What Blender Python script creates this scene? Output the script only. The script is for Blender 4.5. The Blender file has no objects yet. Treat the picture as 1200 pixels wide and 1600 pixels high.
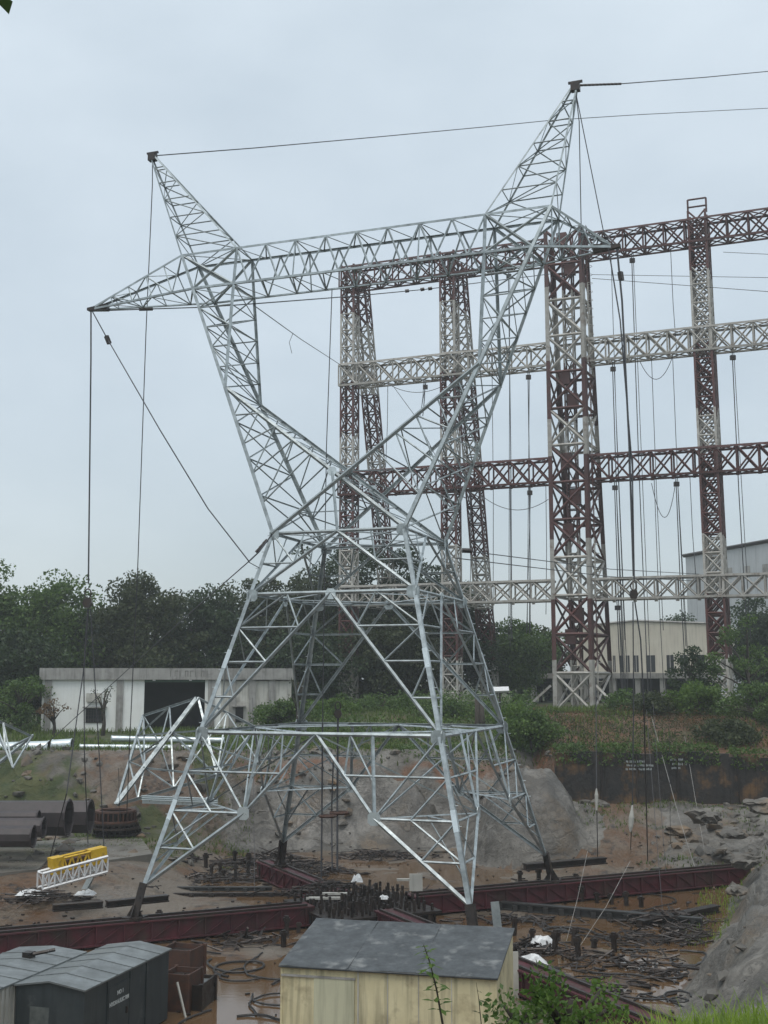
import bpy, bmesh, math, random
import numpy as np
from mathutils import Vector, Matrix
random.seed(7); rng = np.random.default_rng(7)
SC = bpy.context.scene
COL = SC.collection
# ------------------------------------------------------------------ camera
CAM_Z, PITCH, FPX = 8.93, 0.1437, 1815.26
cd = bpy.data.cameras.new('camera'); cam = bpy.data.objects.new('camera', cd); COL.objects.link(cam)
cam.location = (0, 0, CAM_Z); cam.rotation_euler = (math.pi/2 + PITCH, 0, 0)
cd.sensor_fit = 'VERTICAL'; cd.sensor_height = 24.0; cd.lens = FPX/1600*24.0
cd.clip_start = 0.1; cd.clip_end = 6000
SC.camera = cam
SC.render.resolution_x, SC.render.resolution_y = 768, 1024
# ------------------------------------------------------------------ world, sun, exposure
SUN_EL, SUN_ROT = math.radians(68), math.radians(200)
w = bpy.data.worlds.new('World'); SC.world = w; w.use_nodes = True
nt = w.node_tree; nt.nodes.clear()
def wn(t, **k):
    n = nt.nodes.new(t)
    for a, b in k.items(): setattr(n, a, b)
    return n
sky = wn('ShaderNodeTexSky', sky_type='NISHITA', sun_disc=False, sun_elevation=SUN_EL, sun_rotation=SUN_ROT, air_density=1.0, dust_density=3.0, ozone_density=1.0)
bg1 = wn('ShaderNodeBackground'); bg1.inputs['Strength'].default_value = 0.05
nt.links.new(sky.outputs[0], bg1.inputs['Color'])
# the overcast layer: a nearly even cloud deck with soft broad mottling, added over the clear-sky light
tc = wn('ShaderNodeTexCoord'); mp = wn('ShaderNodeMapping'); mp.inputs['Scale'].default_value = (1.6, 1.6, 3.2)
nz = wn('ShaderNodeTexNoise'); nz.inputs['Scale'].default_value = 1.7; nz.inputs['Detail'].default_value = 5; nz.inputs['Roughness'].default_value = 0.52
nt.links.new(tc.outputs['Generated'], mp.inputs['Vector']); nt.links.new(mp.outputs[0], nz.inputs['Vector'])
cr = wn('ShaderNodeValToRGB')
cr.color_ramp.elements[0].position = 0.30; cr.color_ramp.elements[0].color = (0.43, 0.49, 0.52, 1)
cr.color_ramp.elements[1].position = 0.70; cr.color_ramp.elements[1].color = (0.575, 0.635, 0.66, 1)
nt.links.new(nz.outputs['Fac'], cr.inputs[0])
sx_ = wn('ShaderNodeSeparateXYZ'); nt.links.new(tc.outputs['Generated'], sx_.inputs[0])
zg_ = wn('ShaderNodeMapRange'); zg_.inputs[1].default_value = 0.0; zg_.inputs[2].default_value = 1.0; zg_.inputs[3].default_value = 0.88; zg_.inputs[4].default_value = 1.5
nt.links.new(sx_.outputs['Z'], zg_.inputs[0])   # an overcast deck is brighter towards the zenith
bg2 = wn('ShaderNodeBackground'); nt.links.new(zg_.outputs[0], bg2.inputs['Strength'])
nt.links.new(cr.outputs[0], bg2.inputs['Color'])
ad = wn('ShaderNodeAddShader'); wo = wn('ShaderNodeOutputWorld')
nt.links.new(bg1.outputs[0], ad.inputs[0]); nt.links.new(bg2.outputs[0], ad.inputs[1]); nt.links.new(ad.outputs[0], wo.inputs[0])
sl = bpy.data.lights.new('sun', 'SUN'); sl.energy = 1.35; sl.angle = math.radians(35); sl.color = (1.0, 0.97, 0.93)
so = bpy.data.objects.new('sun', sl); COL.objects.link(so); so.location = (0, 0, 120)
so.rotation_euler = (math.pi/2 - SUN_EL, 0, -SUN_ROT + math.pi)
vs = SC.view_settings; vs.view_transform = 'Standard'; vs.look = 'None'; vs.exposure = 0.0; vs.gamma = 1.0; vs.use_curve_mapping = False
SC.cycles.use_denoising = True; SC.cycles.max_bounces = 6; SC.cycles.diffuse_bounces = 3; SC.cycles.glossy_bounces = 3
SC.cycles.transparent_max_bounces = 6; SC.cycles.volume_bounces = 1
SC.cycles.sample_clamp_indirect = 4.0
# ------------------------------------------------------------------ helpers
cP, sP = math.cos(PITCH), math.sin(PITCH)
def ray(px, py):
    x = (px-600)/FPX; up = -(py-800)/FPX
    return Vector((x, cP - sP*up, sP + cP*up))
def at(px, py, Y):
    d = ray(px, py); return Vector((0, 0, CAM_Z)) + d*(Y/d.y)
def on(px, py, z):
    d = ray(px, py); return Vector((0, 0, CAM_Z)) + d*((z-CAM_Z)/d.z)
def V(*a): return Vector(a)
def lerp(a, b, t): return a + (b-a)*t
def ss(a, b, x):
    t = np.clip((x-a)/(b-a), 0, 1); return t*t*(3-2*t)
_perm = rng.random((256, 256))
def vnoise(x, y):
    xi = np.floor(x).astype(int); yi = np.floor(y).astype(int); fx = x-xi; fy = y-yi
    fx = fx*fx*(3-2*fx); fy = fy*fy*(3-2*fy)
    g = lambda a, b: _perm[a & 255, b & 255]
    return (g(xi, yi)*(1-fx)+g(xi+1, yi)*fx)*(1-fy) + (g(xi, yi+1)*(1-fx)+g(xi+1, yi+1)*fx)*fy - 0.5
def fbm(x, y, o=4):
    r = 0; a = 1
    for i in range(o):
        r = r + a*vnoise(x*2**i+17.3*i, y*2**i+5.1*i); a *= .5
    return r

def tag(o, label=None, cat=None, group=None, kind=None):
    if label: o['label'] = label
    if cat: o['category'] = cat
    if group: o['group'] = group
    if kind: o['kind'] = kind
    return o
def empty(name, loc=(0, 0, 0), rz=0.0):
    o = bpy.data.objects.new(name, None); COL.objects.link(o); o.location = loc; o.rotation_euler = (0, 0, rz)
    o.empty_display_size = 0.2
    return o
def link(name, me, parent=None, mtx=None):
    o = bpy.data.objects.new(name, me); COL.objects.link(o)
    if parent: o.parent = parent
    if mtx is not None: o.matrix_local = mtx
    return o
class MB:
    """collects polygons; build() links them as one mesh object"""
    def __init__(s): s.v = []; s.f = []; s.mi = []
    def poly(s, pts, m=0):
        b = len(s.v); s.v += [tuple(p) for p in pts]; s.f.append(tuple(range(b, b+len(pts)))); s.mi.append(m); return s
    def raw(s, vs, fs, m=0):
        b = len(s.v); s.v += [tuple(p) for p in vs]; s.f += [tuple(b+i for i in f) for f in fs]; s.mi += [m]*len(fs); return s
    def box(s, x0, x1, y0, y1, z0, z1, m=0):
        return s.raw([(x0,y0,z0),(x1,y0,z0),(x1,y1,z0),(x0,y1,z0),(x0,y0,z1),(x1,y0,z1),(x1,y1,z1),(x0,y1,z1)],
              [(3,2,1,0),(4,5,6,7),(0,1,5,4),(1,2,6,5),(2,3,7,6),(3,0,4,7)], m)
    def bar(s, a, b, w, h=None, out=None, m=0):
        M = frame(a, b, out, True); h = h or w; L = (Vector(b)-Vector(a)).length
        vs = [M @ Vector((x*w/2, y*h/2, z*L)) for z in (0, 1) for x, y in ((-1,-1),(1,-1),(1,1),(-1,1))]
        return s.raw(vs, [(3,2,1,0),(4,5,6,7),(0,1,5,4),(1,2,6,5),(2,3,7,6),(3,0,4,7)], m)
    def angle(s, a, b, w, out=None, m=0):
        M = frame(a, b, out); L = (Vector(b)-Vector(a)).length
        vs = [M @ Vector((x*w, y*w, z*L)) for z in (0, 1) for x, y in LP]
        n = len(LP)
        return s.raw(vs, [tuple((i, (i+1) % n, n+(i+1) % n, n+i)) for i in range(n)] + [tuple(range(n-1, -1, -1)), tuple(range(n, 2*n))], m)
    def tube(s, pts, r, n=6, m=0, cap=True):
        pts = [Vector(p) for p in pts]; rs = r if hasattr(r, '__len__') else [r]*len(pts)
        b = len(s.v); up = None
        for i, p in enumerate(pts):
            d = (pts[min(i+1, len(pts)-1)] - pts[max(i-1, 0)]).normalized()
            if up is None: up = d.orthogonal().normalized()
            up = (up - d*up.dot(d))
            up = up.normalized() if up.length > 1e-6 else d.orthogonal().normalized()
            sd = d.cross(up)
            for k in range(n):
                a = 2*math.pi*k/n; s.v.append(tuple(p + (up*math.cos(a)+sd*math.sin(a))*rs[i]))
        for i in range(len(pts)-1):
            for k in range(n):
                s.f.append((b+i*n+k, b+i*n+(k+1) % n, b+(i+1)*n+(k+1) % n, b+(i+1)*n+k)); s.mi.append(m)
        if cap:
            s.f.append(tuple(b+k for k in range(n-1, -1, -1))); s.mi.append(m)
            e = b+(len(pts)-1)*n; s.f.append(tuple(e+k for k in range(n))); s.mi.append(m)
        return s
    def build(s, name, mat, parent=None, smooth=False):
        me = bpy.data.meshes.new(name); me.from_pydata(s.v, [], s.f)
        for m in (mat if isinstance(mat, (list, tuple)) else [mat]): me.materials.append(m)
        if any(s.mi): me.polygons.foreach_set('material_index', s.mi)
        if smooth: me.polygons.foreach_set('use_smooth', [True]*len(s.f))
        me.update(); return link(name, me, parent)
TH = 0.13
LP = [(-.35,-.35),(.65,-.35),(.65,-.35+TH),(-.35+TH,-.35+TH),(-.35+TH,.65),(-.35,.65)]
def frame(a, b, out=None, square=False):
    a = Vector(a); b = Vector(b); z = (b-a).normalized()
    if out is None: out = z.orthogonal()
    o = Vector(out); o = o - z*o.dot(z)
    if o.length < 1e-4: o = z.orthogonal()
    o.normalize(); s = z.cross(o)
    x = s if square else (-o + s).normalized(); y = z.cross(x)
    return Matrix(((x.x, y.x, z.x, a.x), (x.y, y.y, z.y, a.y), (x.z, y.z, z.z, a.z), (0, 0, 0, 1)))
_unit = {}
def unit_angle(mat):
    if mat.name not in _unit:
        m = MB(); n = len(LP)
        vs = [(x, y, z) for z in (0, 1) for x, y in LP]
        m.raw(vs, [tuple((i, (i+1) % n, n+(i+1) % n, n+i)) for i in range(n)] + [tuple(range(n-1, -1, -1)), tuple(range(n, 2*n))])
        me = bpy.data.meshes.new('angle_bar'); me.from_pydata(m.v, [], m.f); me.materials.append(mat); me.update(); _unit[mat.name] = me
    return _unit[mat.name]
def bar(name, parent, a, b, w, mat, out=None):
    a = Vector(a); b = Vector(b); L = (b-a).length
    M = frame(a, b, out) @ Matrix.Diagonal((w, w, L, 1))
    return link(name, unit_angle(mat), parent, M)

# ------------------------------------------------------------------ materials
def mat(name, c1, c2=None, scale=3.0, rough=0.6, metal=0.0, bump=0.0, bscale=None, rnd=0.0, c3=None, s3=0.6, p3=(0.5, 0.7), streak=0.0, rvar=0.0, spec=0.5, coords='Position', dist=0.02):
    m = bpy.data.materials.new(name); m.use_nodes = True; t = m.node_tree; t.nodes.clear()
    def N(k, **kw):
        n = t.nodes.new(k)
        for a, b in kw.items(): setattr(n, a, b)
        return n
    L = t.links.new
    out = N('ShaderNodeOutputMaterial'); bs = N('ShaderNodeBsdfPrincipled'); L(bs.outputs[0], out.inputs[0])
    bs.inputs['Roughness'].default_value = rough; bs.inputs['Metallic'].default_value = metal
    bs.inputs['Specular IOR Level'].default_value = spec
    if coords == 'Position': g = N('ShaderNodeNewGeometry'); co = g.outputs['Position']
    else: g = N('ShaderNodeTexCoord'); co = g.outputs['Object']
    c2 = c2 or tuple(c*0.8 for c in c1)
    n1 = N('ShaderNodeTexNoise'); n1.inputs['Scale'].default_value = scale; n1.inputs['Detail'].default_value = 6; n1.inputs['Roughness'].default_value = .62
    L(co, n1.inputs['Vector'])
    r1 = N('ShaderNodeMapRange'); r1.inputs[1].default_value = .33; r1.inputs[2].default_value = .67; L(n1.outputs['Fac'], r1.inputs[0])
    mx = N('ShaderNodeMix', data_type='RGBA'); L(r1.outputs[0], mx.inputs[0]); mx.inputs[6].default_value = (*c1, 1); mx.inputs[7].default_value = (*c2, 1)
    col = mx.outputs[2]
    if c3:
        n3 = N('ShaderNodeTexNoise'); n3.inputs['Scale'].default_value = s3; n3.inputs['Detail'].default_value = 5; n3.inputs['Roughness'].default_value = .6
        L(co, n3.inputs['Vector']); r3 = N('ShaderNodeMapRange'); r3.inputs[1].default_value = p3[0]; r3.inputs[2].default_value = p3[1]; L(n3.outputs['Fac'], r3.inputs[0])
        m3 = N('ShaderNodeMix', data_type='RGBA'); L(r3.outputs[0], m3.inputs[0]); L(col, m3.inputs[6]); m3.inputs[7].default_value = (*c3, 1); col = m3.outputs[2]
    if streak:
        mp = N('ShaderNodeMapping'); mp.inputs['Scale'].default_value = (5, 5, .35); L(co, mp.inputs['Vector'])
        n4 = N('ShaderNodeTexNoise'); n4.inputs['Scale'].default_value = 1.0; n4.inputs['Detail'].default_value = 5; L(mp.outputs[0], n4.inputs['Vector'])
        r4 = N('ShaderNodeMapRange'); r4.inputs[1].default_value = .48; r4.inputs[2].default_value = .72; r4.inputs[4].default_value = streak; L(n4.outputs['Fac'], r4.inputs[0])
        m4 = N('ShaderNodeMix', data_type='RGBA'); L(r4.outputs[0], m4.inputs[0]); L(col, m4.inputs[6]); m4.inputs[7].default_value = tuple(c*.3 for c in c1)+(1,); col = m4.outputs[2]
    if rnd:
        oi = N('ShaderNodeObjectInfo'); r5 = N('ShaderNodeMapRange'); r5.inputs[3].default_value = 1-rnd; r5.inputs[4].default_value = 1+rnd; L(oi.outputs['Random'], r5.inputs[0])
        m5 = N('ShaderNodeVectorMath', operation='SCALE'); L(col, m5.inputs[0]); L(r5.outputs[0], m5.inputs['Scale']); col = m5.outputs[0]
    L(col, bs.inputs['Base Color'])
    if rvar:
        r6 = N('ShaderNodeMapRange'); r6.inputs[3].default_value = max(.02, rough-rvar); r6.inputs[4].default_value = min(1, rough+rvar); L(n1.outputs['Fac'], r6.inputs[0]); r6.inputs[1].default_value = .35; r6.inputs[2].default_value = .65
        L(r6.outputs[0], bs.inputs['Roughness'])
    if bump:
        nb = N('ShaderNodeTexNoise'); nb.inputs['Scale'].default_value = bscale or scale*3; nb.inputs['Detail'].default_value = 6; L(co, nb.inputs['Vector'])
        bp = N('ShaderNodeBump'); bp.inputs['Strength'].default_value = bump; bp.inputs['Distance'].default_value = dist; L(nb.outputs['Fac'], bp.inputs['Height']); L(bp.outputs[0], bs.inputs['Normal'])
    return m
def leafmat(name, c1, c2, trans=0.35, rough=.5):
    m = bpy.data.materials.new(name); m.use_nodes = True; t = m.node_tree; t.nodes.clear(); L = t.links.new
    N = t.nodes.new
    out = N('ShaderNodeOutputMaterial'); bs = N('ShaderNodeBsdfPrincipled'); tr = N('ShaderNodeBsdfTranslucent'); mxs = N('ShaderNodeMixShader')
    g = N('ShaderNodeNewGeometry'); nz = N('ShaderNodeTexNoise'); nz.inputs['Scale'].default_value = .7; nz.inputs['Detail'].default_value = 3; L(g.outputs['Position'], nz.inputs['Vector'])
    ma = N('ShaderNodeMath'); ma.operation = 'MULTIPLY_ADD'; L(g.outputs['Random Per Island'], ma.inputs[0]); ma.inputs[1].default_value = .7
    mb = N('ShaderNodeMapRange'); mb.inputs[1].default_value = .3; mb.inputs[2].default_value = .7; mb.inputs[3].default_value = -.1; mb.inputs[4].default_value = .45; L(nz.outputs['Fac'], mb.inputs[0]); L(mb.outputs[0], ma.inputs[2])
    mx = N('ShaderNodeMix'); mx.data_type = 'RGBA'; L(ma.outputs[0], mx.inputs[0]); mx.inputs[6].default_value = (*c1, 1); mx.inputs[7].default_value = (*c2, 1)
    L(mx.outputs[2], bs.inputs['Base Color']); L(mx.outputs[2], tr.inputs['Color']); bs.inputs['Roughness'].default_value = rough; bs.inputs['Specular IOR Level'].default_value = .3
    mxs.inputs[0].default_value = trans; L(bs.outputs[0], mxs.inputs[1]); L(tr.outputs[0], mxs.inputs[2]); L(mxs.outputs[0], out.inputs[0])
    return m
galv = mat('galvanised_steel', (.44,.485,.49), (.23,.26,.265), 2.6, .40, .5, rnd=.16, bump=.1, bscale=30, rvar=.1)
galv_new = mat('bright_galvanised_steel', (.62,.68,.69), (.48,.53,.54), 3, .36, .5, rnd=.1, rvar=.1)
redp = mat('red_oxide_paint', (.10,.03,.025), (.06,.025,.022), 1.6, .6, .0, rnd=.12, c3=(.06,.035,.03), s3=1.1, p3=(.52,.72))
whip = mat('weathered_white_paint', (.44,.425,.39), (.30,.28,.245), 1.6, .6, .0, rnd=.12, c3=(.17,.12,.09), s3=1.3, p3=(.56,.74))
beamred = mat('maroon_beam_paint', (.095,.015,.022), (.05,.012,.016), 1.2, .6, 0, c3=(.05,.03,.022), s3=.9, p3=(.5,.72), streak=.5, rvar=.12, bump=.2, bscale=12)
darkst = mat('dark_wet_steel', (.028,.025,.024), (.05,.035,.027), 4, .42, .35, bump=.3, bscale=18, rvar=.15, rnd=.25)
rust = mat('rusted_steel', (.10,.042,.024), (.05,.03,.024), 3, .7, .1, bump=.3, bscale=20, rnd=.2)
ropem = mat('steel_wire_rope', (.07,.07,.075), (.045,.045,.05), 6, .5, .5)
cablem = mat('black_rubber_cable', (.018,.017,.017), (.03,.027,.025), 3, .45)
concrete = mat('grey_concrete', (.36,.35,.33), (.26,.25,.23), 1.2, .8, c3=(.13,.12,.11), s3=.7, p3=(.55,.75), streak=.55, bump=.2, bscale=15)
whitewall = mat('whitewashed_wall', (.84,.85,.82), (.77,.77,.73), .8, .8, c3=(.55,.53,.48), s3=.5, p3=(.62,.85), streak=.08)
stainwall = mat('stained_plaster', (.55,.54,.49), (.44,.42,.37), .9, .8, c3=(.24,.22,.19), s3=.55, p3=(.52,.72), streak=.6)
darkin = mat('painted_interior_shade', (.02,.022,.022), (.03,.03,.03), 1, .8)  # near-black colour stands in for shade inside doorway, canopy and tube ends
greenp = mat('green_door_beam', (.06,.11,.07), (.04,.08,.05), 2, .6)
creamw = mat('cream_painted_wall', (.70,.63,.40), (.57,.50,.30), 1.0, .7, c3=(.36,.30,.18), s3=1.6, p3=(.52,.72), streak=.75, bump=.12, bscale=20)
roofg = mat('grey_roofing_felt', (.07,.077,.08), (.042,.047,.05), 2.2, .5, c3=(.17,.175,.17), s3=1.7, p3=(.56,.72), rvar=.15, bump=.35, bscale=8)
cabind = mat('dark_slate_cabin_paint', (.026,.034,.038), (.04,.048,.05), 1.5, .5, c3=(.10,.11,.11), s3=1.2, p3=(.62,.8), streak=.4)
cabroof = mat('grey_sheet_roof', (.17,.185,.185), (.115,.125,.125), 1.4, .4, .1, rvar=.12, c3=(.10,.11,.11), s3=.6, p3=(.55,.75))
palewall = mat('pale_corrugated_sheet', (.50,.49,.44), (.40,.39,.35), 1.2, .6, streak=.4)
beigeb = mat('beige_render', (.66,.62,.52), (.58,.54,.45), .5, .8, streak=.25)
greyb = mat('pale_grey_cladding', (.46,.48,.49), (.41,.43,.44), .4, .7, streak=.2)
glassd = mat('dark_window_glass', (.02,.024,.028), (.03,.035,.04), 1, .12)
pipeb = mat('brown_primer_pipe', (.055,.042,.042), (.038,.031,.031), 2, .55, .1, streak=.3, rnd=.15, bump=.1)
yellow = mat('yellow_paint', (.62,.40,.015), (.5,.3,.01), 4, .5, c3=(.22,.13,.02), s3=3, p3=(.55,.7))
whitep = mat('white_paint', (.74,.74,.73), (.6,.6,.6), 4, .5, rnd=.08)
plastic = mat('white_plastic_wrap', (.72,.73,.72), (.55,.56,.56), 6, .35)
barkm = mat('bark', (.06,.048,.036), (.035,.03,.024), 6, .85, bump=.6, bscale=14)
wallst = mat('dark_stone_retaining_wall', (.02,.019,.018), (.04,.033,.026), .9, .8, c3=(.15,.082,.032), s3=.45, p3=(.52,.64), streak=.7, bump=.7, bscale=3, dist=.1)
rockm = mat('grey_rock', (.15,.138,.118), (.075,.068,.057), .9, .7, c3=(.20,.13,.07), s3=.35, p3=(.52,.7), bump=.6, bscale=3, rnd=.2, dist=.08)
leafA = leafmat('leaves_dark_green', (.016,.034,.014), (.055,.088,.032))
leafB = leafmat('leaves_mid_green', (.036,.076,.018), (.115,.185,.042))
leafC = leafmat('leaves_olive', (.028,.044,.017), (.078,.095,.038))
leafD = leafmat('leaves_bright', (.05,.105,.018), (.14,.22,.045), .45)
leafR = leafmat('leaves_dry_brown', (.09,.055,.025), (.17,.11,.05), .3)
grassm = leafmat('grass_blades', (.10,.17,.02), (.26,.36,.05), .5)
covm = leafmat('ground_cover', (.05,.085,.016), (.14,.20,.038), .4)
# ------------------------------------------------------------------ terrain
FL = -2.4
def Xr(y): return np.interp(y, [20, 30, 38, 44, 50, 58, 65, 70, 76, 82, 90], [4.2, 6.6, 8.7, 10.4, 12.9, 16.2, 18.6, 20.3, 22.5, 26.0, 34.0])
def H(x, y, fine=True):
    x = np.asarray(x, float); y = np.asarray(y, float)
    fl = FL + 0.06*fbm(x*.35, y*.35, 4) + 1.35*ss(57, 63, y)*ss(-10, -15, x)
    fl = fl - .07*ss(50, 46, y)*ss(34, 38, y)*ss(-1.5, -3, x)*ss(-10, -8.5, x) - .07*ss(46, 44, y)*ss(36, 39, y)*ss(6, 7.5, x) - .06*ss(60, 58, y)*ss(50, 53, y)*ss(8, 10, x)
    left = ss(-9, -13, x); right = ss(10.5, 12.0, x)
    foot = 80 - 1.5*left; top = 87 - 1.0*left
    wob = 2.2*fbm(x*.16+3, y*.0+1, 3)*(1-.6*left)
    t = ss(0, 1, (y+wob-foot)/(top-foot))
    topz = 3.9 + .5*ss(88, 105, y) + 1.7*ss(90, 112, y)*ss(-14, -2, x)
    z = fl + (topz-fl)*t
    # right hand part behind the retaining wall
    zr = FL + 2.9*ss(68, 81, y) + (.7*fbm(x*.3, y*.3) + .5*(.5-np.abs(fbm(x*.5+y*.2, y*.6, 3))*2))*ss(68, 72, y)*ss(81.8, 80, y)
    zr = np.where(y > 82.15, 3.85 + 2.3*ss(83, 96, y), zr)
    z = z*(1-right) + zr*right
    # grey rock mound before the wall
    d = ((x-9.4)/4.4)**2 + ((y-77.5)/5.0)**2 + .55*fbm(x*.22+7, y*.22, 3)
    z = np.maximum(z, FL-.3 + 5.5*np.clip(1-d, 0, 1)**.75 + .5*fbm(x*.4, y*.4)*(d < 1))
    # right bank
    xr = Xr(y); sb = (x-xr)
    bank = FL - .2 + .72*sb + (.8*fbm(x*.22+9, y*.22, 4) + .25*fbm(x*.9, y*.9, 3))*ss(0, 2.5, sb)
    bank = np.minimum(bank, 5.6 + .8*fbm(x*.1, y*.1) + .4*fbm(x*.5, y*.5))
    z = np.where(sb > 0, np.maximum(z, bank), z)
    # left bank far out of the frame and near bank that the viewer stands on
    z = np.maximum(z, FL + 6.6*ss(-32, -44, x))
    near = 7.25 - 3.9*np.clip((y-5)/13, 0, 1) - 5.75*ss(18, 29, y) + .12*fbm(x*.5, y*.5)
    near = near + .30*ss(1.0, 2.6, x)*ss(12, 7.5, y)
    z = np.where(y < 30, np.maximum(z, near), z)
    if fine:
        steep = np.clip(t*(1-t)*4, 0, 1)*(1-right)*(1-.55*left)
        rg = lambda a, b, o: 1-2*np.abs(fbm(a, b, o))
        z = z + steep*(1.3*fbm(x*.33, y*.33, 4) + 1.7*(rg(x*.22+z*.25, y*.4-x*.1, 4)-.6) + .8*(rg(x*.7-y*.3, y*.8+x*.3, 3)-.6))
        z = z + np.clip(1-d, 0, 1)**.5*(d < 1)*(1.3*(rg(x*.42+.2*y, y*.25-x*.15+4, 4)-.7) + .6*fbm(x*1.2, y*1.2, 3))
        z = z + ss(0, 2.0, sb)*(y > 26)*(y < 83)*(.9*(rg(x*.2+.25*y, y*.12-x*.2, 4)-.7) + .3*fbm(x*1.1, y*1.1, 3))
        blk = lambda a, b, k: np.round(fbm(a, b, 3)*k)/k      # fractured ledges and blocks
        z = z + steep*1.1*blk(x*.28+3, y*.3+x*.12, 4) + ss(.3, 2.0, sb)*(y > 30)*(y < 83)*1.3*blk(x*.3+y*.1+20, y*.16-x*.12, 5)
        z = z + .35*fbm(x*.25, y*.25, 4)*ss(87, 92, y)
    return z
def axis(segs):
    out = []
    for a, b, n in segs: out += list(np.linspace(a, b, n, endpoint=False))
    return np.array(out + [segs[-1][1]])
gx = axis([(-1800, -300, 8), (-300, -60, 16), (-60, -30, 30), (-30, 30, 190), (30, 60, 40), (60, 300, 16), (300, 1800, 8)])
gy = axis([(-60, 0, 10), (0, 30, 60), (30, 66, 90), (66, 100, 130), (100, 160, 50), (160, 400, 20), (400, 3000, 14)])
GX, GY = np.meshgrid(gx, gy); GZ = H(GX, GY)
nx, ny = len(gx), len(gy)
me = bpy.data.meshes.new('ground'); vv = np.stack([GX.ravel(), GY.ravel(), GZ.ravel()], 1)
idx = np.arange(nx*ny).reshape(ny, nx)
fq = np.stack([idx[:-1, :-1], idx[:-1, 1:], idx[1:, 1:], idx[1:, :-1]], -1).reshape(-1, 4)
me.from_pydata(vv.tolist(), [], fq.tolist())
left = ss(-9, -13, GX); foot = 80-6*left
gnz = fbm(GX*.2, GY*.2, 4)
slope = np.hypot(*np.gradient(GZ, gy, gx))
bankm = ss(-.3, .8, GX-Xr(GY))*(GY > 24)*(GY < 81)
mound = (((GX-9.6)/4.5)**2 + ((GY-77)/4.8)**2 < 1.05)*1.0
grass = ss(85.5, 88, GY+1.5*gnz)*(1-ss(10, 12, GX)*ss(97, 92, GY)) + left*ss(68, 78, GY+7*gnz)*.95*ss(-.3, .05, fbm(GX*.13+5, GY*.13, 3)) + ss(29, 24, GY)
grass = np.clip(grass, 0, 1)
rock = np.clip(.75*ss(11, 12.5, GX)*ss(68, 71, GY+4*gnz)*ss(82, 81, GY)*ss(-.2, .1, fbm(GX*.2+31, GY*.3, 3)) + ss(78, 81, GY)*(1-left)*(1-ss(10.5, 12, GX))*ss(88, 86, GY) + bankm + mound + .6*left*ss(76, 80, GY+6*gnz)*ss(88, 85, GY)*ss(-.1, .25, gnz), 0, 1)
earth = np.clip(ss(10, 12, GX)*ss(81.9, 82.3, GY)*ss(99, 94, GY+5*gnz) + ss(86.2, 84.8, GY)*ss(83.6, 84.8, GY)*(1-ss(10, 12, GX))*(.7-.55*left), 0, 1)
ca = me.color_attributes.new('zone', 'FLOAT_COLOR', 'POINT')
ca.data.foreach_set('color', np.stack([grass, rock, earth, np.ones_like(grass)], -1).astype(np.float32).ravel())
me.polygons.foreach_set('use_smooth', [True]*len(fq)); me.update()
ground = link('ground', me); tag(ground, 'muddy excavated test pit with rocky banks and a grassed terrace', 'ground', kind='structure')
gm = bpy.data.materials.new('pit_ground'); gm.use_nodes = True; t = gm.node_tree; t.nodes.clear(); L = t.links.new; N = t.nodes.new
out = N('ShaderNodeOutputMaterial'); bs = N('ShaderNodeBsdfPrincipled'); L(bs.outputs[0], out.inputs[0])
geo = N('ShaderNodeNewGeometry'); at_ = N('ShaderNodeAttribute'); at_.attribute_name = 'zone'; sp = N('ShaderNodeSeparateColor'); L(at_.outputs['Color'], sp.inputs[0])
def gn(scale, a, b, c1, c2, detail=6, rough=.62):
    n = N('ShaderNodeTexNoise'); n.inputs['Scale'].default_value = scale; n.inputs['Detail'].default_value = detail; n.inputs['Roughness'].default_value = rough; L(geo.outputs['Position'], n.inputs['Vector'])
    r = N('ShaderNodeMapRange'); r.inputs[1].default_value = a; r.inputs[2].default_value = b; L(n.outputs['Fac'], r.inputs[0])
    m = N('ShaderNodeMix'); m.data_type = 'RGBA'; L(r.outputs[0], m.inputs[0])
    for k, c in ((6, c1), (7, c2)):
        if isinstance(c, tuple): m.inputs[k].default_value = (*c, 1)
        else: L(c, m.inputs[k])
    return m.outputs[2], n, r
mudc, _, _ = gn(.35, .42, .6, (.10,.053,.024), (.125,.097,.068))
mudc, _, _ = gn(1.6, .52, .66, mudc, (.032,.023,.016))
mudc, _, _ = gn(.13, .5, .6, mudc, (.14,.115,.088))
rokc, _, _ = gn(.5, .38, .62, (.175,.162,.14), (.085,.077,.065), 4, .5)
rokc, _, _ = gn(.22, .52, .68, rokc, (.13,.09,.052))
vd = N('ShaderNodeTexVoronoi'); vd.feature = 'DISTANCE_TO_EDGE'; vd.inputs['Scale'].default_value = .55
vw = N('ShaderNodeTexNoise'); vw.inputs['Scale'].default_value = .7; vw.inputs['Detail'].default_value = 6; L(geo.outputs['Position'], vw.inputs['Vector'])
va = N('ShaderNodeVectorMath'); va.operation = 'MULTIPLY_ADD'; L(vw.outputs['Color'], va.inputs[0]); va.inputs[1].default_value = (5, 5, 5); L(geo.outputs['Position'], va.inputs[2])
vm = N('ShaderNodeMapping'); vm.inputs['Rotation'].default_value = (.5, .6, .3); vm.inputs['Scale'].default_value = (.6, 1.4, 2.2); L(va.outputs[0], vm.inputs[0]); L(vm.outputs[0], vd.inputs['Vector'])
vr = N('ShaderNodeMapRange'); vr.inputs[1].default_value = .0; vr.inputs[2].default_value = .05; vr.inputs[3].default_value = .45; L(vd.outputs['Distance'], vr.inputs[0])
vmx = N('ShaderNodeMix'); vmx.data_type = 'RGBA'; L(vr.outputs[0], vmx.inputs[0]); vmx.inputs[6].default_value = (.03, .028, .024, 1); L(rokc, vmx.inputs[7]); rokc = vmx.outputs[2]
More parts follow.
